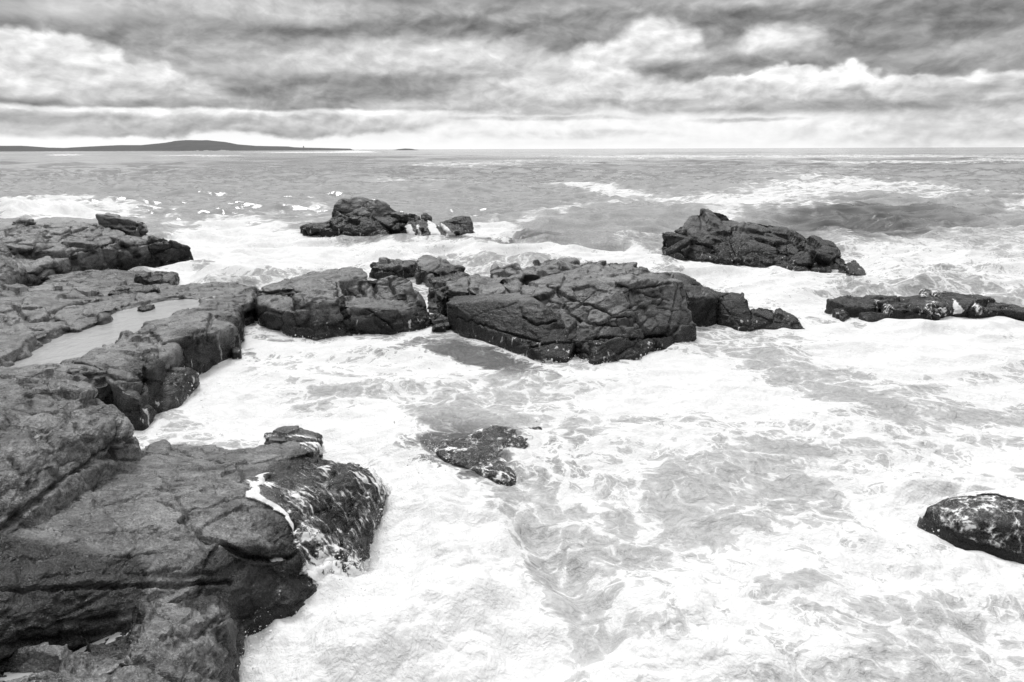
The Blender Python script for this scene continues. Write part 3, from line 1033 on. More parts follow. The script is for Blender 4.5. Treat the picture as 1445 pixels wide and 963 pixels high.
rock('rock_outcrop', 'low flat rock with a small peak behind the central rocks, washed by foam', 'rock', [
    B([(523, 376, .45), (534, 367, .5), (561, 364, .5), (590, 372, .45), (560, 382, .35), (530, 382, .3)], r=.12),
    B([Y(586, 368, 27), Y(597, 358, 27.6), Y(604, 359, 27.8), Y(631, 366, 27.6), Y(658, 379, 26.6), Y(620, 384, 26), Y(590, 378, 26.4)], r=.1),
    B([(600, 386, .3), (640, 380, .35), (665, 386, .4), (650, 400, .4), (610, 396, .3)], r=.15),
], .04, amp=(.12, .9, .06, .35), worl=(.8, .06), fine=.03, seed=15.6)

rock('boulder', 'the biggest rock, a massive cracked dome in the middle of the picture', 'rock', [
    B([Y(732, 406, 18.6), Y(774, 389, 19.2), Y(801, 376, 19.9), Y(832, 369, 20.4), Y(880, 374, 20.4), Y(914, 382, 20.3), Y(958, 396, 18.9), Y(968, 410, 18.7), Y(981, 445, 18.3), Y(872, 402, 17.9),
       Y(775, 436, 18.2), Y(792, 456, 17.8), Y(760, 410, 18.5)],
      base=[(825, 490), (836, 508), (850, 508), (902, 499), (946, 485), (984, 478)], r=.2),
    B([Y(834, 482, 16.3), Y(880, 474, 16.7), Y(900, 470, 16.9), Y(905, 480, 16.8)], base=[(838, 511), (850, 510), (903, 501)], r=.06),
    B([Y(800, 380, 19.8), Y(832, 366, 20.3), Y(893, 372, 20.6), Y(915, 381, 20.6), Y(912, 388, 20.2), Y(850, 386, 19.8)], base=[Y(850, 400, 19.6)], r=.08, zb=.8),
    B([Y(867, 399, 17.9), Y(880, 391, 18.6), Y(950, 391, 19.2), Y(962, 397, 18.8), Y(958, 412, 18.6), Y(900, 410, 18)], r=.06, zb=.9),
    B([Y(735, 405, 18.7), Y(775, 391, 19.2), Y(815, 400, 18.6), Y(885, 424, 17.7), Y(800, 430, 17.6), Y(750, 415, 18.2)], r=.09, zb=.4),
    B([Y(785, 432, 18.0), Y(805, 425, 17.9), Y(885, 436, 17.3), Y(895, 445, 17.2), Y(845, 458, 16.8), Y(812, 455, 17.4)], r=.09, zb=.1),
    B([Y(930, 420, 18.2), Y(958, 414, 18.6), Y(972, 445, 18.3), Y(960, 470, 18.1), Y(930, 468, 17.7)], base=[(984, 478), (948, 486)], r=.08),
], .027, amp=(.07, .8, .04, .3), worl=(.62, .05, (1, 1, 1.8)), fine=.018, seed=16.9, strata=((-.35, .1, 1), .3, .05),
    cracks=[([(770, 400), (802, 420), (833, 429), (864, 443), (898, 445)], .05, .18), ([(891, 414), (895, 437), (906, 456), (922, 476)], .045, .16), ([(960, 400), (955, 425), (945, 468)], .04, .14),
            ([(838, 476), (871, 474), (906, 474), (945, 470)], .05, .18), ([(848, 394), (887, 406), (950, 422)], .04, .14), ([(870, 400), (905, 404), (950, 398)], .04, .1),
            ([(785, 412), (800, 440), (830, 455), (880, 458)], .04, .12), ([(925, 430), (960, 436)], .03, .1), ([(930, 396), (938, 420), (930, 430)], .03, .1)])

rock('rock_slab', 'dark slab tilted down to the right, leaning against the left side of the biggest rock', 'rock', [
    B([Y(629, 427, 19.2), Y(693, 427, 18.2), Y(755, 421, 17.6), Y(763, 431, 17.3), Y(819, 474, 16.9), Y(817, 482, 16.7), Y(790, 492, 16.5), Y(640, 419, 20.2), Y(740, 413, 18.8)],
      base=[(639, 467), (700, 486), (767, 505), (800, 506)], r=.06, flare=.96),
    B([Y(745, 486, 16.6), Y(770, 478, 16.7), Y(815, 480, 16.8), Y(800, 492, 16.5)], base=[(760, 503), (800, 508)], r=.06),
    B([Y(727, 432, 17.9), Y(757, 420, 17.6), Y(764, 432, 17.4), Y(790, 450, 17.2), Y(757, 450, 17.2)], r=.04, zb=.2),
], .027, mat=M_DARK, amp=(.05, .9, .03, .3), worl=(1.6, .02), fine=.012, facet=(.3, .012), seed=18.2,
    cracks=[([(640, 450), (680, 458), (720, 470), (760, 480)], .03, .08), ([(735, 445), (752, 456), (790, 450)], .035, .1), ([(745, 488), (780, 480), (815, 482)], .03, .08)])

rock('rock_outcrop', 'jumbled broken rocks just behind the tilted slab, left of the biggest rock', 'rock', [
    B([Y(690, 381, 22), Y(699, 375, 22.5), Y(728, 373, 22.6), Y(740, 382, 22), Y(735, 395, 21), Y(700, 395, 21)], r=.1),
    B([Y(735, 385, 21.8), Y(750, 372, 22.6), Y(775, 365, 23), Y(813, 369, 23), Y(815, 378, 22), Y(770, 388, 21)], r=.1),
    B([Y(658, 392, 21.4), Y(675, 387, 21.8), Y(700, 395, 21.2), Y(716, 402, 20.6), Y(725, 418, 19.8), Y(690, 418, 19.6), Y(665, 412, 20)], r=.09),
    B([Y(708, 402, 20.4), Y(718, 392, 20.8), Y(735, 402, 20.2), Y(730, 416, 19.6)], r=.06),
    B([Y(632, 400, 21.5), Y(655, 393, 22), Y(668, 402, 21), Y(660, 412, 20.4), Y(636, 412, 20.6)], r=.08),
], .032, amp=(.09, .6, .05, .25), worl=(.55, .07), fine=.02, seed=19.4)
rock('rock_shelf', 'low wet sill of rock in the foamy gap left of the tilted slab', 'rock', [
    B([(604, 420, .32), (625, 402, .42), (655, 395, .5), (650, 412, .45), (630, 426, .34)], base=[(606, 440), (632, 446)], r=.1),
    B([(606, 446, .14), (618, 440, .2), (634, 446, .2), (636, 460, .12), (614, 462, .08)], r=.08),
], .03, mat=M_DARK, amp=(.12, .5, .08, .25), worl=(.4, .05), fine=.02, seed=33.3)
rock('stone', 'small round stone in the foamy gap left of the tilted slab, the smaller of two', 'rock', [
    B([Y(604, 405, 22), Y(608, 402, 22.1), Y(613, 406, 22), Y(612, 411, 21.8), Y(605, 411, 21.8)], r=.08)], .03, mat=M_DARK, amp=(.03, .3, .02, .15), worl=None)
rock('stone', 'larger squarish stone in the foamy gap left of the tilted slab', 'rock', [
    B([Y(616, 411, 21), Y(622, 406, 21.2), Y(633, 407, 21.2), Y(634, 416, 20.9), Y(624, 422, 20.6), Y(617, 418, 20.8)], r=.06)], .03, mat=M_DARK, amp=(.05, .3, .02, .15), worl=(.4, .04))

rock('rock_slab', 'smooth dark slab sloping down to the right behind the biggest rock', 'rock', [
    B([Y(912, 386, 21), Y(920, 383, 21.4), Y(957, 384, 21.6), Y(987, 396, 21.4), Y(1007, 412, 21), Y(990, 418, 20.4), Y(930, 400, 20.3)], r=.1)],
    .03, mat=M_DARK, amp=(.08, .9, .03, .3), worl=(1.0, .04), seed=20.1)
rock('boulder', 'square jointed block in the surf, touching the right end of the biggest rock', 'rock', [
    B([Y(966, 408, 19.7), Y(1000, 408, 20.6), Y(1030, 413, 20.6), Y(1011, 420, 19.8), Y(972, 420, 19.3)], base=[(972, 452), (1010, 456), (985, 455)], r=.06)],
    .03, mat=M_DARK, amp=(.06, .7, .03, .3), worl=(1.0, .04), seed=21.1, group='row of blocks in the surf beside the biggest rock')
rock('boulder', 'upright square block in the surf, second from the right end of the biggest rock', 'rock', [
    B([Y(1012, 420, 19.8), Y(1030, 413, 20.4), Y(1048, 415, 20.4), Y(1053, 423, 19.9), Y(1058, 440, 19.6)], base=[(1012, 457), (1045, 463), (1064, 464)], r=.05)],
    .03, mat=M_DARK, amp=(.06, .7, .03, .3), worl=(1.0, .04), seed=22.1, group='row of blocks in the surf beside the biggest rock')
rock('boulder', 'low wedge shaped block ending the row of blocks right of the biggest rock', 'rock', [
    B([Y(1060, 437, 19.7), Y(1080, 433, 20.2), Y(1115, 444, 20), Y(1108, 450, 19.6), Y(1065, 442, 19.4)], base=[(1060, 463), (1100, 464), (1138, 462)], r=.05)],
    .03, mat=M_DARK, amp=(.05, .7, .03, .3), worl=(1.0, .04), seed=23.1, cracks=[([(1063, 443), (1085, 450), (1120, 452)], .03, .06)], group='row of blocks in the surf beside the biggest rock')

# --- sea stacks
rock('sea_stack', 'dark sea stack beyond the surf, left of centre, with water streaming off it', 'rock', [
    B([Y(464, 311, 43), Y(472, 291, 43.5), Y(486, 285, 44), Y(500, 282, 44), Y(512, 282, 44.2), Y(534, 287, 44.2), Y(552, 298, 44), Y(562, 298, 44.2), Y(520, 305, 42.8)], base=[(464, 327), (560, 330)], r=.09),
    B([Y(527, 306, 42.3), Y(545, 302, 42.8), Y(564, 299, 43.2), Y(572, 306, 42.8), Y(574, 318, 42)], base=[(524, 332), (575, 333)], r=.07),
], .06, mat=M_FAR, amp=(.2, 1.6, .1, .5), worl=(1.4, .11), fine=.03, facet=(.5, .045), seed=24.4,
    parts=[('ledge', [B([Y(426, 321, 42), Y(440, 317, 42.4), Y(480, 310, 42.8), Y(516, 305, 42.6), Y(523, 317, 41.8)], base=[(424, 322, .0), (455, 327), (482, 328), (522, 333), (550, 333), (552, 330)], r=.06)], None, None),
           ('block', [B([Y(570, 303, 43), Y(594, 305, 42.8), Y(603, 314, 42.4), Y(612, 316, 42.4)], base=[(570, 333), (600, 337), (612, 337), (632, 336)], r=.07)], None, dict(amp=(.2, .9, .1, .4))),
           ('block', [B([Y(596, 303, 43.4), Y(599, 299, 43.4), Y(604, 301, 43.4), Y(611, 306, 43.4), Y(610, 313, 43), Y(597, 309, 43)], zb=.6, r=.06)], None, None),
           ('block', [B([Y(618, 312, 43.4), Y(650, 307, 44), Y(663, 305, 44), Y(667, 312, 43.5), Y(640, 311, 43)], base=[(632, 333), (650, 331), (671, 328)], r=.07)], None, dict(amp=(.2, .9, .1, .4)))])

rock('sea_stack', 'large dark angular sea stack in the surf at right', 'rock', [
    B([Y(957, 328, 33), Y(975, 303, 34), Y(997, 297, 34.6), Y(1026, 302, 34.6), Y(1042, 313, 34), Y(1035, 330, 33), Y(975, 330, 32.4)], base=[(968, 366), (1040, 373)], r=.08),
    B([Y(1030, 318, 33), Y(1060, 314, 34), Y(1081, 320, 34), Y(1111, 320, 34), Y(1138, 338, 33.2), Y(1135, 352, 32), Y(1085, 338, 32.4), Y(1040, 335, 32.2)], base=[(1040, 374), (1130, 376)], r=.07),
], .048, mat=M_FAR, amp=(.18, 1.5, .08, .5), worl=(1.2, .11), fine=.025, facet=(.45, .04), seed=26.1,
    parts=[('block', [B([Y(934, 328, 33), Y(957, 327, 33.6), Y(1010, 329, 33), Y(1015, 340, 32.4), Y(960, 332, 32.4)], base=[(946, 364), (968, 367), (1000, 368), (1035, 373)], r=.06)], None, None),
           ('block', [B([Y(1044, 352, 30.6), Y(1062, 344, 31.2), Y(1101, 350, 30.4), Y(1138, 360, 29.6), Y(1140, 366, 29.3)], base=[(1036, 374), (1082, 376), (1141, 381), (1120, 380)], r=.05)], None, None),
           ('block', [B([Y(1136, 340, 31), Y(1145, 334, 31.4), Y(1170, 346, 30.6), Y(1182, 362, 29.6), Y(1150, 360, 29.4)], base=[(1136, 380), (1190, 382)], r=.05)], None, None),
           ('block', [B([Y(1110, 345, 31.4), Y(1135, 345, 31.2), Y(1165, 356, 30.4), Y(1168, 368, 29.5), Y(1120, 362, 30.2)], base=[(1108, 378), (1172, 384)], r=.05)], None, None),
           ('block', [B([Y(1160, 342, 31.6), Y(1176, 343, 31.6), Y(1190, 360, 30.4), Y(1188, 368, 29.6)], base=[(1198, 380), (1180, 383)], r=.05)], None, None),
           ('block', [B([Y(1183, 371, 28.7), Y(1205, 366, 29), Y(1209, 375, 28.3), Y(1222, 382, 27.9)], base=[(1186, 384), (1202, 388), (1224, 390)], r=.05)], None, None)])

rock('rock_ledge', 'long low wet ledge with small waterfalls, far right beyond the surf', 'rock', [
    B([Y(1217, 418, 21.70), Y(1277, 419, 21.40), Y(1316, 416, 21.70), Y(1338, 432, 20.40), Y(1320, 440, 20.00), Y(1262, 434, 20.10), Y(1236, 424, 21.10)], base=[(1255, 450), (1300, 447), (1345, 441)], r=.12),
    B([Y(1300, 403, 23.30), Y(1335, 407, 22.90), Y(1371, 414, 22.30), Y(1400, 424, 21.2), Y(1445, 436, 20.2), Y(1500, 446, 19.4), Y(1390, 436, 20.2), Y(1330, 420, 21.50)], base=[(1390, 442), (1445, 446), (1510, 456)], r=.12),
    B([Y(1312, 424, 21.30), Y(1345, 416, 21.90), Y(1375, 428, 20.80), Y(1385, 436, 20.30)], base=[(1345, 445), (1395, 442)], r=.1),
], .032, mat=M_DARK, amp=(.1, .9, .05, .35), worl=(.9, .05), fine=.02, seed=28.3,
    parts=[('block', [B([Y(1164, 421, 21.30), Y(1195, 416, 21.70), Y(1232, 420, 21.30), Y(1236, 434, 20.50), Y(1205, 434, 20.30)], base=[(1185, 436), (1240, 442)], r=.08)], None, None)])
rock('stone', 'narrow rounded wet stone at the near foot of the far right ledge', 'rock', [
    B([(1176, 437, .22), (1190, 436, .24), (1200, 444, .12), (1190, 451, .06)], r=.08)], .03, mat=M_DARK, amp=(.05, .5, .02, .2), worl=None)
rock('stone', 'wide rounded wet stone at the foot of the far right ledge, under small falls', 'rock', [
    B([(1212, 442, .2), (1230, 440, .26), (1254, 444, .16), (1248, 452, .04), (1225, 452, .06)], r=.08)], .03, mat=M_DARK, amp=(.05, .5, .02, .2), worl=None, seed=2.)

# --- washed-over rocks in the near water
rock('boulder', 'low black rock at the right edge with water pouring over its top', 'rock', [
    B([(1300, 718, 0.100), (1318, 708, 0.220), (1350, 698, 0.380), (1450, 700, 0.500), (1600, 712, 0.540), (1600, 690, 0.380), (1450, 688, 0.380), (1340, 694, 0.300), (1325, 730, 0.080), (1363, 736, 0.240), (1400, 738, 0.300), (1450, 744, 0.340), (1600, 770, 0.380)],
      base=[(1301, 722), (1327, 737), (1362, 745), (1390, 760), (1446, 778), (1600, 825)], r=.16)],
    .02, mat=M_SUNK, amp=(.08, .9, .03, .3), worl=(1.2, .012), fine=.01, facet=(.3, .008), seed=30.2)

rock('rock_slab', 'half submerged dark slab in the middle of the foaming near water', 'rock', [
    B([(601, 630, 0.015), (622, 616, 0.075), (670, 604, 0.135), (718, 598, 0.115), (762, 597, 0.015), (758, 612, 0.055), (738, 630, 0.095), (728, 660, 0.055), (723, 678, -0.025), (692, 668, 0.055), (640, 650, 0.035)], r=.14, flare=1.15),
], .022, mat=M_SUNK, amp=(.14, .8, .08, .3), worl=None, fine=.016, ampk=(.6, .4), seed=31.5)


# ------------------------------------------------------------------ sea
def build_spray(P, D, dr, foam):
    """flecks and drops thrown up where the wash meets stone, and on the breaking crests"""
    rs = np.random.RandomState(5)
    bm = bmesh.new()
    bmesh.ops.create_icosphere(bm, subdivisions=1, radius=1.0)
    sv_ = np.array([v.co for v in bm.verts], f32)
    sf_ = np.array([[v.index for v in f.verts] for f in bm.faces], np.int32)
    bm.free()
    patch = np.clip(.15 + 1.5 * perlin(P / 1.1, 61), 0, 1.5)
    wgt = np.exp(-np.abs(dr - .06) / .10) * (dr > -.08) * (foam > .45) * smooth(24, 9, D) * patch
    px, py, dep = proj(P)
    for (x, y, r, k) in SPLASHES:
        wgt = wgt + k * np.exp(-((px - x) ** 2 + (py - y) ** 2) / (r * r)) * (dr > -.1) * np.clip(D / 8, .5, 2)
    wgt = wgt / wgt.sum()
    n_ = 7000
    ids = rs.choice(len(P), n_, p=wgt)
    c = P[ids].copy()
    c[:, :2] += rs.normal(size=(n_, 2)) * .03
    big = np.zeros(n_, f32)
    for (x, y, r, k) in SPLASHES:
        big = np.maximum(big, np.exp(-((px[ids] - x) ** 2 + (py[ids] - y) ** 2) / (2 * r * r)))
    c[:, 2] += rs.exponential(.045, n_) + big * rs.exponential(.14, n_)
    rad = (.002 + rs.exponential(.0026, n_)) * np.clip(D[ids] / 9, .8, 1.7)
    rad = np.minimum(rad, .05)
    V_ = (c[:, None, :] + sv_[None] * rad[:, None, None] * (1 + .35 * rs.normal(size=(n_, 1, 3)))).reshape(-1, 3)
    F_ = (sf_[None] + (np.arange(n_) * len(sv_))[:, None, None]).reshape(-1, 3)
    o = link('sea_spray', make_mesh('sea_spray', V_.astype(f32), F_), M_SPRAY)
    tag(o, 'white drops and flecks of spray thrown up along the rocks', None, None, 'stuff')


SPLASHES = [(330, 850, 24, .3), (305, 870, 18, .25), (420, 805, 22, .3), (480, 818, 25, .2), (600, 655, 25, .15), (545, 720, 18, .1), (50, 300, 40, .1), (270, 560, 15, .1)]


def build_sea():
    t0 = time.time()
    rows = np.concatenate([np.linspace(1500, 1010, 25)[:-1], np.arange(1010, 560, -1.0), np.arange(560, 300, -.8), np.arange(300, 216, -.4), np.arange(216, 212.2, -.25)])
    cols = np.concatenate([np.linspace(-2600, -130, 40)[:-1], np.arange(-130, 1580, 1.6), np.linspace(1580, 4000, 40)[1:]])
    cy = (rows - 481.5) / FPX
    # rows at fixed distances on the level plane (roll left out: straight rows)
    dy, dz = CP - cy * SP, -SP - cy * CP
    ok = dz < -1e-4
    t = -CAM_H / dz[ok]
    Yr, tr = t * dy[ok], t
    Yr = np.concatenate([Yr, [9e3, 2e4, 6e4]])
    tr = np.concatenate([tr, [9e3, 2e4, 6e4]])
    cx = (cols - 722.5) / FPX
    X = tr[:, None] * cx[None]
    Yv = np.repeat(Yr[:, None], len(cols), 1)
    nr, nc = X.shape
    P = np.stack([X.ravel(), Yv.ravel(), np.zeros(nr * nc)], 1)
    px, py, dep = proj(P)
    P = P.astype(f32)
    D = np.hypot(P[:, 0], P[:, 1])
    step = np.abs(np.gradient(Yr))[:, None].repeat(nc, 1).ravel()
    # distance to rock at the water line
    dr = np.full(len(P), 9, f32)
    for b in ALL_BLOCKS:
        m = np.nonzero((P[:, 0] > b.lo[0] - 1.6) & (P[:, 0] < b.hi[0] + 1.6) & (P[:, 1] > b.lo[1] - 1.6) & (P[:, 1] < b.hi[1] + 1.6))[0]
        if len(m):
            dr[m] = np.minimum(dr[m], b.sdf(P[m] + np.array([0, 0, .02], f32)))
    # ---- foam cover, laid out on the plane
    wn = np.stack([fbm(P * np.array([.35, .12, 1], f32) * s + 3.3 * k, 4, .55, seed=k + 1) for k, s in ((0, 1.0), (1, 1.0))], 1)
    sc = np.clip(900 / np.maximum(dep, 3), 0, 140)          # size of one metre at that distance
    u = px + wn[:, 0] * np.minimum(60, sc * 1.1)
    v = py + wn[:, 1] * np.clip((py - 210) * .16, 0, 34)
    foam = np.interp(v, [212, 240, 285, 300, 345, 365, 1000], [.1, .2, .22, .25, .33, .6, .68]).astype(f32)
    aer = np.interp(v, [212, 285, 330, 380, 480, 1000], [.5, .55, .52, .58, .85, .95]).astype(f32)

    def spot(x, y, rx, ry, val, ang=0.0, soft=.45, w=1.0, arr=foam):
        a = math.radians(ang)
        dx, dy_ = u - x, v - y
        e = np.hypot((dx * math.cos(a) + dy_ * math.sin(a)) / rx, (-dx * math.sin(a) + dy_ * math.cos(a)) / ry)
        k = smooth(1 + soft, 1 - soft, e) * w
        arr += (val - arr) * k

    for s in FOAM_SPOTS:
        if s[1] < 310 and s[0] > 500 and s[4] > .3:
            s = s[:4] + (s[4] * 1.5,) + s[5:]
        spot(*s)
    for s in AER_SPOTS:
        spot(*s, arr=aer)
    # foam gathers round the rocks
    inshore = smooth(1100, 30, D)
    foam += .35 * np.exp(-np.maximum(dr, 0) / .35) * smooth(60, 15, D) * np.clip(.6 + 1.6 * perlin(P / 1.3, 3), 0, 1.3) * (foam > .12)
    # ---- water surface
    z = np.zeros(len(P), f32)

    calm = .2 + .8 * smooth(.1, 1.5, dr)

    def wav(lam, amp, ang, gate=1.0, sharp=1.0, seed=0.0):
        nonlocal z
        a = math.radians(ang)
        uu = (P[:, 0] * math.cos(a) + P[:, 1] * math.sin(a)) / lam
        vv = (-P[:, 0] * math.sin(a) + P[:, 1] * math.cos(a)) / lam
        Q = np.stack([uu * .45, vv, np.full(len(P), seed, f32)], 1).astype(f32)
        nse = perlin(Q, seed)
        if sharp > 1:
            nse = (1 - 2 * np.abs(nse)) * .8 - .3
        fade = smooth(1.6, .6, step / lam)
        z += (amp * nse * fade * gate * calm).astype(f32)

    opn = smooth(24, 45, D)
    mid = smooth(14, 30, D)
    wav(90, 1.6, 4, smooth(150, 500, D), 2, 9)
    wav(32, .9, -5, smooth(60, 200, D), 2, 8)
    wav(16, .7, 8, opn, 1, 1)
    wav(7, .7, -12, mid, 1, 2)
    wav(3.6, .5, 10, .3 + .7 * mid, 2, 3)
    wav(1.9, .42, -6, .28 + .72 * mid, 2, 4)
    wav(1.0, .2, 14, .36 + .64 * mid, 2, 5)
    wav(.5, .03, -10, 1, 2, 6)
    nearf = smooth(22, 9, D)
    Q = P + .2 * np.stack([perlin(P / 1.1, 7), perlin(P / 1.1, 8), 0 * D], 1).astype(f32)
    z += .26 * nearf * fbm(Q / 2.4, 4, .5, seed=11)
    billow = np.abs(perlin(Q / .6, 13)) * .5 + np.abs(perlin(Q / .26, 14)) * .22 + perlin(Q / .11, 15) * .07
    z += nearf * .30 * np.clip(foam - .35, 0, .7) * (billow - .25) * smooth(.05, .02, step / 1.2)
    for (x, y, rx, ry, h, ang) in WAVE_HUMPS:
        a = math.radians(ang)
        c = W(x, y)
        ex = np.linalg.norm(W(x + rx, y) - c)
        ey = abs(W(x, y + ry)[1] - W(x, y - ry)[1]) / 2
        dx, dy_ = P[:, 0] - c[0], P[:, 1] - c[1]
        e = np.hypot((dx * math.cos(a) + dy_ * math.sin(a)) / ex, (-dx * math.sin(a) + dy_ * math.cos(a)) / ey)
        ne = e + .38 * perlin(P / (.5 * min(ex, ey) + .2), 21)
        z += (h * np.exp(-np.maximum(ne, 0) ** 2 * 1.6)).astype(f32)
    # swash against stone
    z -= (.10 * smooth(70, 40, D)).astype(f32)
    z += (.07 * np.exp(-np.maximum(dr, 0) / .3) * (.3 + 1.4 * perlin(P / .8, 31)) * smooth(40, 20, D)).astype(f32)
    P[:, 2] = z
    i = np.arange(nr * nc).reshape(nr, nc)
    q = np.stack([i[:-1, :-1], i[:-1, 1:], i[1:, 1:], i[1:, :-1]], -1).reshape(-1, 4)
    build_spray(P, D, dr, foam)
    far = smooth(26, 60, D)
    me = make_mesh('sea', P, q, dict(foam=foam, far=far, aeration=aer))
    o = link('sea', me, M_SEA)
    tag(o, 'rough grey sea with white foam surging round the rocks', None, None, 'structure')
    print('sea', len(P), round(time.time() - t0, 1), flush=True)
    return o


FOAM_SPOTS = [
    (450, 215.5, 90, 1.4, .8), (280, 220, 70, 1.2, .8), (500, 214.5, 30, 1.6, .9), (90, 219, 30, 1, .8), (310, 222, 40, 1, .6),
    # open sea streaks
    (630, 234, 60, 5, .42), (720, 231, 45, 4, .4), (1100, 222, 420, 2.2, .45), (1300, 230, 200, 2.5, .45), (800, 228, 90, 3, .35), (590, 261, 70, 8, .40), (650, 268, 80, 5, .3),
    (800, 264, 50, 3, .5), (870, 272, 70, 5, .55, 8), (930, 280, 40, 7, .55), (790, 300, 70, 6, .45, -12), (870, 285, 80, 5, .4, -8),
    (1130, 262, 70, 6, .45), (1200, 270, 140, 14, .55), (1060, 285, 110, 9, .55), (1010, 296, 80, 10, .5), (1340, 280, 90, 10, .45), (1100, 300, 120, 8, .55), (1420, 225, 60, 4, .4), (1150, 243, 120, 5, .35),
    (1230, 318, 130, 16, .12), (1330, 330, 120, 12, .35), (1400, 345, 80, 14, .6), (1300, 352, 120, 10, .6), (1440, 300, 60, 10, .5), (1380, 300, 60, 8, .2),
    (900, 336, 70, 4, .6, -12), (1300, 372, 200, 16, .9), (1180, 340, 30, 10, .5),
    # surf beyond the left headland
    (60, 300, 90, 16, 1.15), (150, 296, 60, 8, .8), (230, 305, 70, 8, .6), (330, 325, 95, 22, .95), (320, 352, 90, 26, 1.2), (400, 340, 80, 14, 1.0), (330, 300, 90, 5, .25), (420, 300, 60, 6, .5),
    (470, 356, 130, 12, 1.15), (600, 352, 140, 9, .95), (620, 337, 100, 3, .15), (760, 345, 120, 5, .35), (760, 357, 150, 8, 1.0), (870, 362, 90, 12, 1.05), (700, 328, 45, 10, .95), (660, 300, 100, 8, .12),
    (290, 385, 60, 12, 1.2), (270, 372, 30, 8, .5), (560, 375, 60, 10, .95), (640, 395, 60, 14, .7),
    (450, 300, 30, 6, .6), (440, 312, 40, 4, .4),
    # right, beyond the boulder
    (1000, 390, 80, 10, 1.1), (1080, 400, 90, 14, 1.0), (1130, 425, 60, 16, 1.0), (1260, 400, 60, 8, .85), (1420, 400, 60, 12, .9), (1300, 465, 180, 14, 1.15), (1150, 460, 90, 10, .95),
    # channel and front of the outcrop
    (355, 455, 30, 18, .55), (380, 470, 40, 8, .6), (345, 500, 60, 16, .25), (420, 490, 80, 10, 1.1), (520, 482, 90, 9, 1.0), (610, 470, 25, 8, .9), (300, 540, 50, 10, .6), (400, 530, 130, 30, .95), (330, 570, 80, 22, 1.1),
    (560, 520, 120, 24, .95), (690, 503, 75, 12, .28, 8), (600, 490, 40, 8, .5), (745, 520, 40, 8, .3), (640, 545, 90, 12, .75), (470, 545, 60, 8, .55), (500, 525, 60, 6, .5),
    (870, 520, 90, 12, .95), (960, 500, 80, 12, 1.1), (1000, 540, 120, 30, 1.25), (900, 560, 100, 22, 1.15), (760, 545, 60, 12, .65),
    # right hand wash
    (1110, 510, 60, 14, .42), (1150, 530, 80, 12, .5), (1300, 500, 160, 24, 1.15), (1100, 575, 120, 14, 1.05), (1230, 566, 80, 12, .42), (1390, 580, 80, 10, .45), (1300, 600, 120, 14, .8), (1400, 545, 80, 16, 1.0),
    (1340, 640, 110, 22, .95), (1180, 610, 120, 14, .85), (1120, 640, 60, 10, .35), (1060, 660, 70, 22, .5, 10), (1150, 690, 70, 14, .38), (960, 700, 100, 30, .5), (1010, 740, 110, 24, .48), (1080, 720, 70, 16, .55),
    (1250, 690, 70, 40, .95), (1270, 720, 50, 22, 1.15),
    # round the submerged slab
    (660, 640, 75, 36, .12), (700, 600, 90, 22, .35), (640, 590, 40, 12, .3), (790, 640, 60, 34, .62), (720, 690, 24, 10, .3), (860, 640, 70, 34, .85), (940, 620, 80, 24, 1.0),
    # near wash
    (420, 600, 130, 22, 1.15), (540, 610, 70, 40, 1.2), (600, 690, 70, 40, 1.25), (620, 780, 110, 90, 1.3), (520, 880, 220, 90, 1.35), (400, 860, 110, 60, 1.35), (700, 880, 100, 90, 1.25),
    (760, 720, 60, 40, .62), (800, 770, 60, 50, .55, 30), (830, 850, 60, 60, .6), (850, 900, 50, 40, .6), (900, 790, 70, 40, .6, -30), (860, 700, 60, 30, .65),
    (960, 850, 90, 40, .85), (1060, 800, 120, 30, .78), (1180, 780, 120, 30, .85), (1300, 820, 110, 40, .95), (1390, 800, 60, 30, 1.1), (1150, 880, 120, 40, .8), (1290, 860, 60, 20, .6), (1330, 920, 110, 30, .75), (1050, 930, 100, 40, .85), (940, 950, 90, 30, 1.1), (1150, 830, 60, 14, .5),
    (1370, 690, 90, 20, .98),
]
AER_SPOTS = [
    (690, 505, 85, 16, .2), (660, 640, 80, 40, .1), (1230, 320, 140, 20, .03), (640, 337, 140, 5, .1), (340, 500, 60, 20, .25), (600, 490, 60, 10, .3), (380, 465, 40, 20, .5),
    (790, 640, 60, 40, .6), (745, 520, 50, 12, .35),
]
WAVE_HUMPS = [
    # x, y, rx, ry, height, turn
    (40, 306, 42, 5, 1.7, 0), (90, 304, 30, 4, .8, 0), (1240, 322, 30, 6, .9, 5), (1270, 326, 60, 5, .5, 0), (1180, 330, 40, 6, .35, 0), (1330, 330, 60, 6, .35, 0), (330, 300, 80, 3, .35, 0), (600, 350, 120, 5, .25, 0), (540, 305, 50, 3, .0, 0),
    (620, 720, 60, 70, .22, 25), (640, 830, 90, 90, .3, 20), (520, 900, 110, 60, .3, 0), (385, 832, 62, 30, .58, 0), (1300, 458, 200, 9, .2, 0), (1375, 693, 90, 9, .16, 0), (470, 822, 60, 30, .2, 0), (320, 860, 30, 30, .15, 0), (800, 800, 40, 110, -.28, 20), (930, 860, 120, 60, .18, -25), (1000, 930, 160, 50, .2, 0), (1290, 770, 110, 40, .22, 0),
    (665, 640, 90, 40, -.02, 0), (690, 505, 90, 14, -.1, 0), (560, 625, 50, 30, .15, 0), (1300, 690, 60, 30, .25, 0),
    (830, 340, 60, 4, .25, 0), (540, 540, 60, 12, .12, 0), (960, 490, 60, 10, .15, 0),
]
build_sea()


# ------------------------------------------------------------------ tide pool and puddles
from mathutils.bvhtree import BVHTree


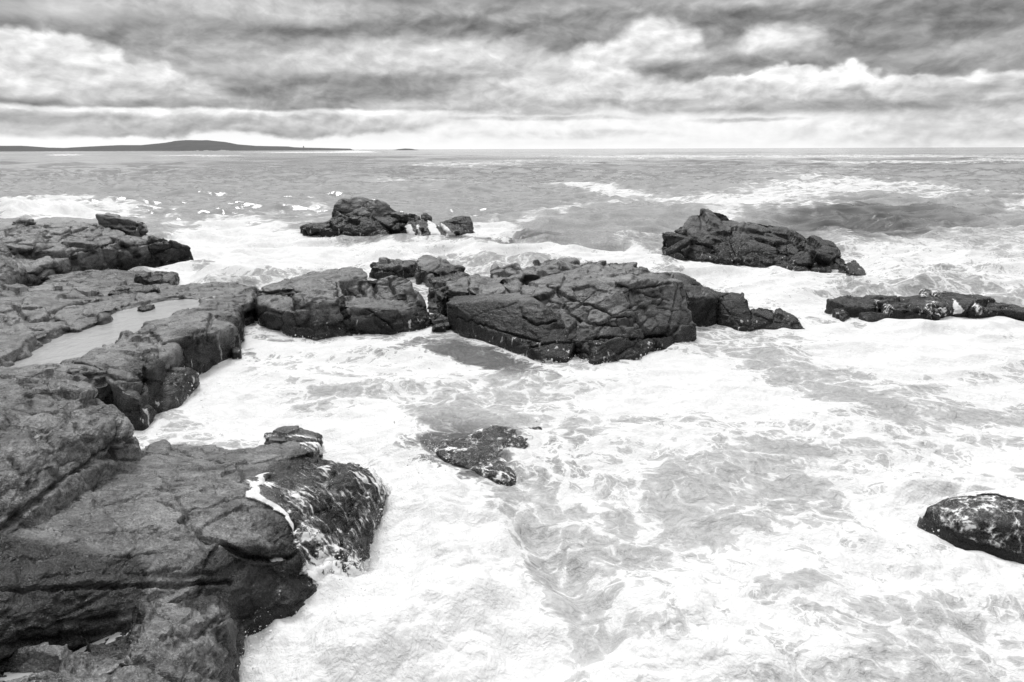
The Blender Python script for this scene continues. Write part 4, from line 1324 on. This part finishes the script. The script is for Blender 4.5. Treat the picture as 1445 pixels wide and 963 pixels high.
def flood(name, label, keys, seed, rx, ry, level, step, drop=.0):
    """still water filling the hollow round a seed point up to a level, found from the rock itself"""
    vs_, qs_, off = [], [], 0
    for k in ROCKV:
        if any(s in k for s in keys):
            v, q = ROCKV[k]
            vs_.append(v)
            qs_.append(q + off)
            off += len(v)
    v, q = np.concatenate(vs_), np.concatenate(qs_)
    m = ((np.abs(v[:, 0] - seed[0]) < rx + .3) & (np.abs(v[:, 1] - seed[1]) < ry + .3))[q].any(1)
    q = q[m]
    ids = np.unique(q)
    mp = np.zeros(len(v), int)
    mp[ids] = np.arange(len(ids))
    bvh = BVHTree.FromPolygons(v[ids].tolist(), mp[q].tolist())
    xs = np.arange(seed[0] - rx, seed[0] + rx, step)
    ys = np.arange(seed[1] - ry, seed[1] + ry, step)
    H = np.full((len(xs), len(ys)), 9.0)
    for i, x in enumerate(xs):
        for j, y in enumerate(ys):
            h_ = bvh.ray_cast((x, y, 4), (0, 0, -1))
            H[i, j] = h_[0].z if h_[0] else -9
    ci, cj = len(xs) // 2, len(ys) // 2
    w = 6
    sub = H[ci - w:ci + w + 1, cj - w:cj + w + 1]
    mi, mj = np.unravel_index(np.argmin(np.where(sub > -5, sub, 9)), sub.shape)
    mi, mj = mi + ci - w, mj + cj - w
    while True:
        low = H < level
        S = np.zeros_like(low)
        S[mi, mj] = low[mi, mj]
        for _ in range(900):
            G = S.copy()
            G[1:] |= S[:-1]; G[:-1] |= S[1:]; G[:, 1:] |= S[:, :-1]; G[:, :-1] |= S[:, 1:]
            G &= low
            if (G == S).all():
                break
            S = G
        open_ = H[S].min() < level - .6 if S.any() else False
        if not (S[0].any() or S[-1].any() or S[:, 0].any() or S[:, -1].any() or open_) or level < H[mi, mj]:
            break
        level -= .012
    G = S.copy()
    G[1:] |= S[:-1]; G[:-1] |= S[1:]; G[:, 1:] |= S[:, :-1]; G[:, :-1] |= S[:, 1:]
    G &= H > -5
    print('flood', label, 'level', round(level, 3), S.sum(), S.size, 'min', np.round(H[H > -5].min(), 2), 'seed', H[len(xs) // 2, len(ys) // 2], flush=True)
    I_, J_ = np.nonzero(G[:-1, :-1] & G[1:, :-1] & G[:-1, 1:] & G[1:, 1:])
    if not len(I_):
        return
    idx = np.arange(len(xs) * len(ys)).reshape(len(xs), len(ys))
    qq = np.stack([idx[I_, J_], idx[I_ + 1, J_], idx[I_ + 1, J_ + 1], idx[I_, J_ + 1]], 1)
    ids = np.unique(qq)
    mp = np.zeros(len(xs) * len(ys), int)
    mp[ids] = np.arange(len(ids))
    gx, gy = np.meshgrid(xs, ys, indexing='ij')
    P = np.stack([gx.ravel()[ids], gy.ravel()[ids], np.full(len(ids), level)], 1)
    c = P.mean(0)
    o = link(name, make_mesh(name, (P - c).astype(f32), mp[qq]), M_POOL, loc=c)
    tag(o, label, None, None, 'structure')


flood('tide_pool_water', 'pale still water of the tide pool on the rock shelf', ['low flat rock shelf', 'layered rock ledge', 'rounded rock ridge', 'far end of the tide'],
      W(150, 455, .5), 7.0, 6.5, .70, .07)
flood('puddle_water', 'shallow puddle in the hollow of the lowest slab', ['lowest foreground', 'broad gently'], W(148, 884, .75), .7, .75, .80, .012)
flood('puddle_water', 'narrow puddle in the gully at the left edge', ['lowest foreground', 'broad gently'], W(30, 925, .85), .7, .4, .92, .012)


# ------------------------------------------------------------------ foam running over rock
def inside(px, py, poly):
    c = np.zeros(len(px), bool)
    n_ = len(poly)
    for i in range(n_):
        x1, y1 = poly[i]
        x2, y2 = poly[(i + 1) % n_]
        m = (y1 > py) != (y2 > py)
        with np.errstate(divide='ignore', invalid='ignore'):
            xi = (x2 - x1) * (py - y1) / (y2 - y1) + x1
        c ^= m & (px < xi)
    return c


def edge_dist(px, py, poly):
    d = np.full(len(px), 1e9)
    for i in range(len(poly)):
        a, b = np.array(poly[i], float), np.array(poly[(i + 1) % len(poly)], float)
        ab = b - a
        t = np.clip(((px - a[0]) * ab[0] + (py - a[1]) * ab[1]) / (ab @ ab), 0, 1)
        d = np.minimum(d, np.hypot(px - a[0] - t * ab[0], py - a[1] - t * ab[1]))
    return d


def runoff(key, regions, label, mat, off=.02, thick=.03):
    """a sheet of foaming water lying on the stone inside the traced regions"""
    v, q = next(ROCKV[k] for k in ROCKV if all(s in k for s in key.split('+')) and ('part' in key) == ('|part' in k))
    vn = vnormals(v, q)
    px, py, dep = proj(v)
    facing = (vn * (v - np.array([0, 0, CAM_H], f32))).sum(1) < .2
    den = np.zeros(len(v), f32)
    wx = 14 * perlin(v / .35, 41) * 9 / np.maximum(dep, 5)
    for poly, val, soft in regions:
        ins = inside(px + wx, py + wx * .6, poly)
        m = ins & facing
        e = edge_dist(px[m] + wx[m], py[m] + wx[m] * .6, poly)
        den[m] = np.maximum(den[m], val * smooth(0, soft, e) if soft > 0 else val)
    keep = (den[q] > .01).any(1)
    q2 = q[keep]
    ids = np.unique(q2)
    mp = np.full(len(v), -1, np.int32)
    mp[ids] = np.arange(len(ids))
    vv, nn, dd = v[ids], vn[ids], den[ids]
    # the film follows the broad form of the stone, not each grain
    b = np.abs(perlin(vv / .22, 51)) + .5 * np.abs(perlin(vv / .09, 52))
    hgt = off + thick * dd * (b)
    vv = vv + nn * hgt[:, None].astype(f32)
    c = vv.mean(0)
    c[2] = 0
    o = link('running_water', make_mesh('running_water', vv - c, mp[q2], dict(foam=dd)), mat, loc=c)
    tag(o, label, None, None, 'stuff')
    print('runoff', len(ids), flush=True)


runoff('broad gently sloping', [
    ([(345, 690), (360, 682), (395, 672), (430, 655), (480, 640), (530, 655), (552, 690), (530, 740), (520, 800), (470, 850), (425, 810), (412, 770), (415, 740), (392, 718), (350, 708)], .17, 14),
    ([(340, 692), (362, 683), (372, 700), (392, 712), (410, 735), (420, 768), (405, 745), (388, 722), (350, 708)], .85, 5),
    ([(495, 632), (530, 652), (552, 690), (535, 730), (530, 690), (515, 660)], .42, 5),
    ([(270, 616), (330, 606), (385, 612), (455, 612), (520, 640), (548, 680), (540, 705), (520, 670), (490, 648), (430, 640), (420, 630), (450, 622), (380, 622), (300, 622)], .42, 7),
    ([(395, 668), (370, 680), (355, 690), (350, 684), (380, 668)], .9, 4),
], 'white foam streaming across the right end of the broad foreground slab', M_STREAM)
runoff('broad gently sloping', [
    ([(350, 692), (372, 694), (400, 708), (440, 742), (490, 775), (515, 800), (480, 850), (425, 815), (412, 775), (412, 745), (392, 720)], .34, 8),
    ([(410, 760), (450, 775), (510, 800), (480, 850), (425, 815)], .5, 8)],
    'lacy foam draining down the near corner of the broad foreground slab', M_RUN, .025, .015)
runoff('low black rock at the right edge', [
    ([(1290, 725), (1300, 705), (1330, 690), (1450, 680), (1450, 712), (1400, 704), (1360, 704), (1325, 716), (1300, 735)], .85, 6),
    ([(1300, 715), (1360, 700), (1450, 705), (1450, 790), (1380, 765), (1310, 735)], .24, 6),
], 'thin water pouring over the low black rock at the right edge', M_RUN)
runoff('half submerged dark slab', [
    ([(590, 640), (610, 600), (640, 580), (770, 590), (770, 640), (730, 690), (690, 680)], .2, 10),
], 'lacy foam sliding over the half submerged slab', M_RUN, .012, .02)
runoff('long low wet ledge', [
    ([(1216, 414), (1262, 432), (1262, 452), (1240, 446), (1232, 424)], .26, 3),
    ([(1310, 415), (1340, 436), (1334, 448), (1300, 448)], .24, 3),
    ([(1345, 420), (1365, 440), (1340, 445)], .6, 3), ([(1372, 424), (1395, 440), (1372, 444)], .4, 3), ([(1295, 408), (1340, 410), (1320, 420), (1280, 420)], .3, 3),
], 'small waterfalls draining off the far right ledge', M_FALL, .025, .012)


runoff('part 1+dark sea stack', [([(572, 316), (580, 316), (590, 336), (576, 337)], .8, 1.5), ([(602, 310), (613, 314), (624, 337), (607, 338)], .85, 1.5), ([(586, 318), (592, 318), (598, 336), (592, 336)], .55, 1.5)],
       'white water falling down the front of the sea stack left of centre', M_FALL, .05, .03)
runoff('part 3+dark sea stack', [([(618, 313), (628, 318), (644, 333), (630, 336)], .85, 1.5)],
       'white water spilling over the right block of the sea stack left of centre', M_FALL, .05, .03)


# ------------------------------------------------------------------ far shore
def ridge_mesh(name, pts, Y0, depth, base_py, mat, label, kind=None, cat=None, rough=0.0, seed=1.0, step=1.0):
    """a land mass whose skyline follows the given points; rises over 'depth' metres and falls behind"""
    xs = np.arange(pts[0][0], pts[-1][0] + step, step)
    ys = np.interp(xs, [p[0] for p in pts], [p[1] for p in pts])
    nrow = 14
    rows = []
    for j in range(nrow):
        f = j / (nrow - 1)
        prof = math.sin(min(f / .6, 1) * math.pi / 2) if f < .6 else math.cos((f - .6) / .4 * math.pi / 2)
        prof = max(prof, 0)
        r = []
        for x, y in zip(xs, ys):
            crest = Y(x, y, Y0 + .6 * depth)
            yy = Y0 + f * depth
            r.append([crest[0] * yy / (Y0 + .6 * depth), yy, crest[2] * prof])
        rows.append(r)
    v = np.array(rows).reshape(-1, 3).astype(f32)
    if rough:
        nz = fbm(v / (depth * .12), 4, .6, seed=seed)
        v[:, 2] = np.maximum(v[:, 2] * (1 + rough * nz), -.5) - .02 * 0
    v[:, 2] -= .3
    nx = len(xs)
    i = np.arange(nrow * nx).reshape(nrow, nx)
    q = np.stack([i[:-1, :-1], i[:-1, 1:], i[1:, 1:], i[1:, :-1]], -1).reshape(-1, 4)
    c = v.mean(0)
    c[2] = 0
    o = link(name, make_mesh(name, v - c, q), mat, loc=c)
    tag(o, label, cat, None, kind)
    return o


M_HILL = flat_material('far_forest', .085)
M_PALE = flat_material('pale_islet_stone', .34)
ridge_mesh('hills', [(-400, 209), (-100, 207), (0, 206), (30, 205.8), (70, 208.6), (90, 209), (125, 207), (166, 205.2), (199, 205), (232, 201.8), (248, 199), (262, 198), (291, 198), (305, 199),
                     (320, 201), (335, 204), (361, 206), (407, 207), (415, 208), (432, 208.6), (494, 210), (500, 212.2)], 5200, 1600, 215, M_HILL,
           'long dark wooded hills on the horizon', 'structure', None, .06, 2.0, 1.0)
ridge_mesh('rock_islet', [(556, 212), (562, 210.6), (572, 209.8), (580, 210.2), (588, 211.4), (592, 212)], 4200, 300, 212, M_HILL,
           'tiny dark islet alone on the horizon, right of the hills', None, 'islet', .2, 3.0, .5)
ridge_mesh('rock_islet', [(212, 219), (220, 216.5), (235, 215.6), (250, 214.6), (262, 213.6), (285, 212.8), (310, 212.6), (330, 213), (338, 214.6), (346, 217), (352, 218.4)], 800, 60, 219, M_PALE,
           'long low rock islet topped with pale stone, in front of the hills', None, 'islet', .7, 4.0, .35)
ridge_mesh('rock_islet', [(348, 218.6), (355, 216.6), (362, 216), (370, 217), (378, 218.6)], 810, 20, 218, M_PALE,
           'small low rock just right of the long pale topped islet', None, 'islet', .5, 5.0, .35)

# the tiny tower on the headland
tb = Y(428.5, 208.6, 6000)
bm = bmesh.new()
hgt = 13
for (z0, r0, z1, r1) in ((-8, 4.6, hgt * .72, 3.2), (hgt * .72, 4.4, hgt * .76, 4.4), (hgt * .76, 2.6, hgt * .9, 2.6), (hgt * .9, 3.0, hgt * 1.05, .3)):
    res = bmesh.ops.create_cone(bm, cap_ends=True, segments=16, radius1=r0, radius2=r1, depth=z1 - z0)
    bmesh.ops.translate(bm, verts=res['verts'], vec=(0, 0, (z0 + z1) / 2))
me = bpy.data.meshes.new('tower')
bm.to_mesh(me)
bm.free()
tag(link('tower', me, flat_material('tower_grey', .2), loc=tb), 'tiny tower standing on the low end of the distant hills', 'tower')

print('total script', round(time.time() - T0, 1), flush=True)
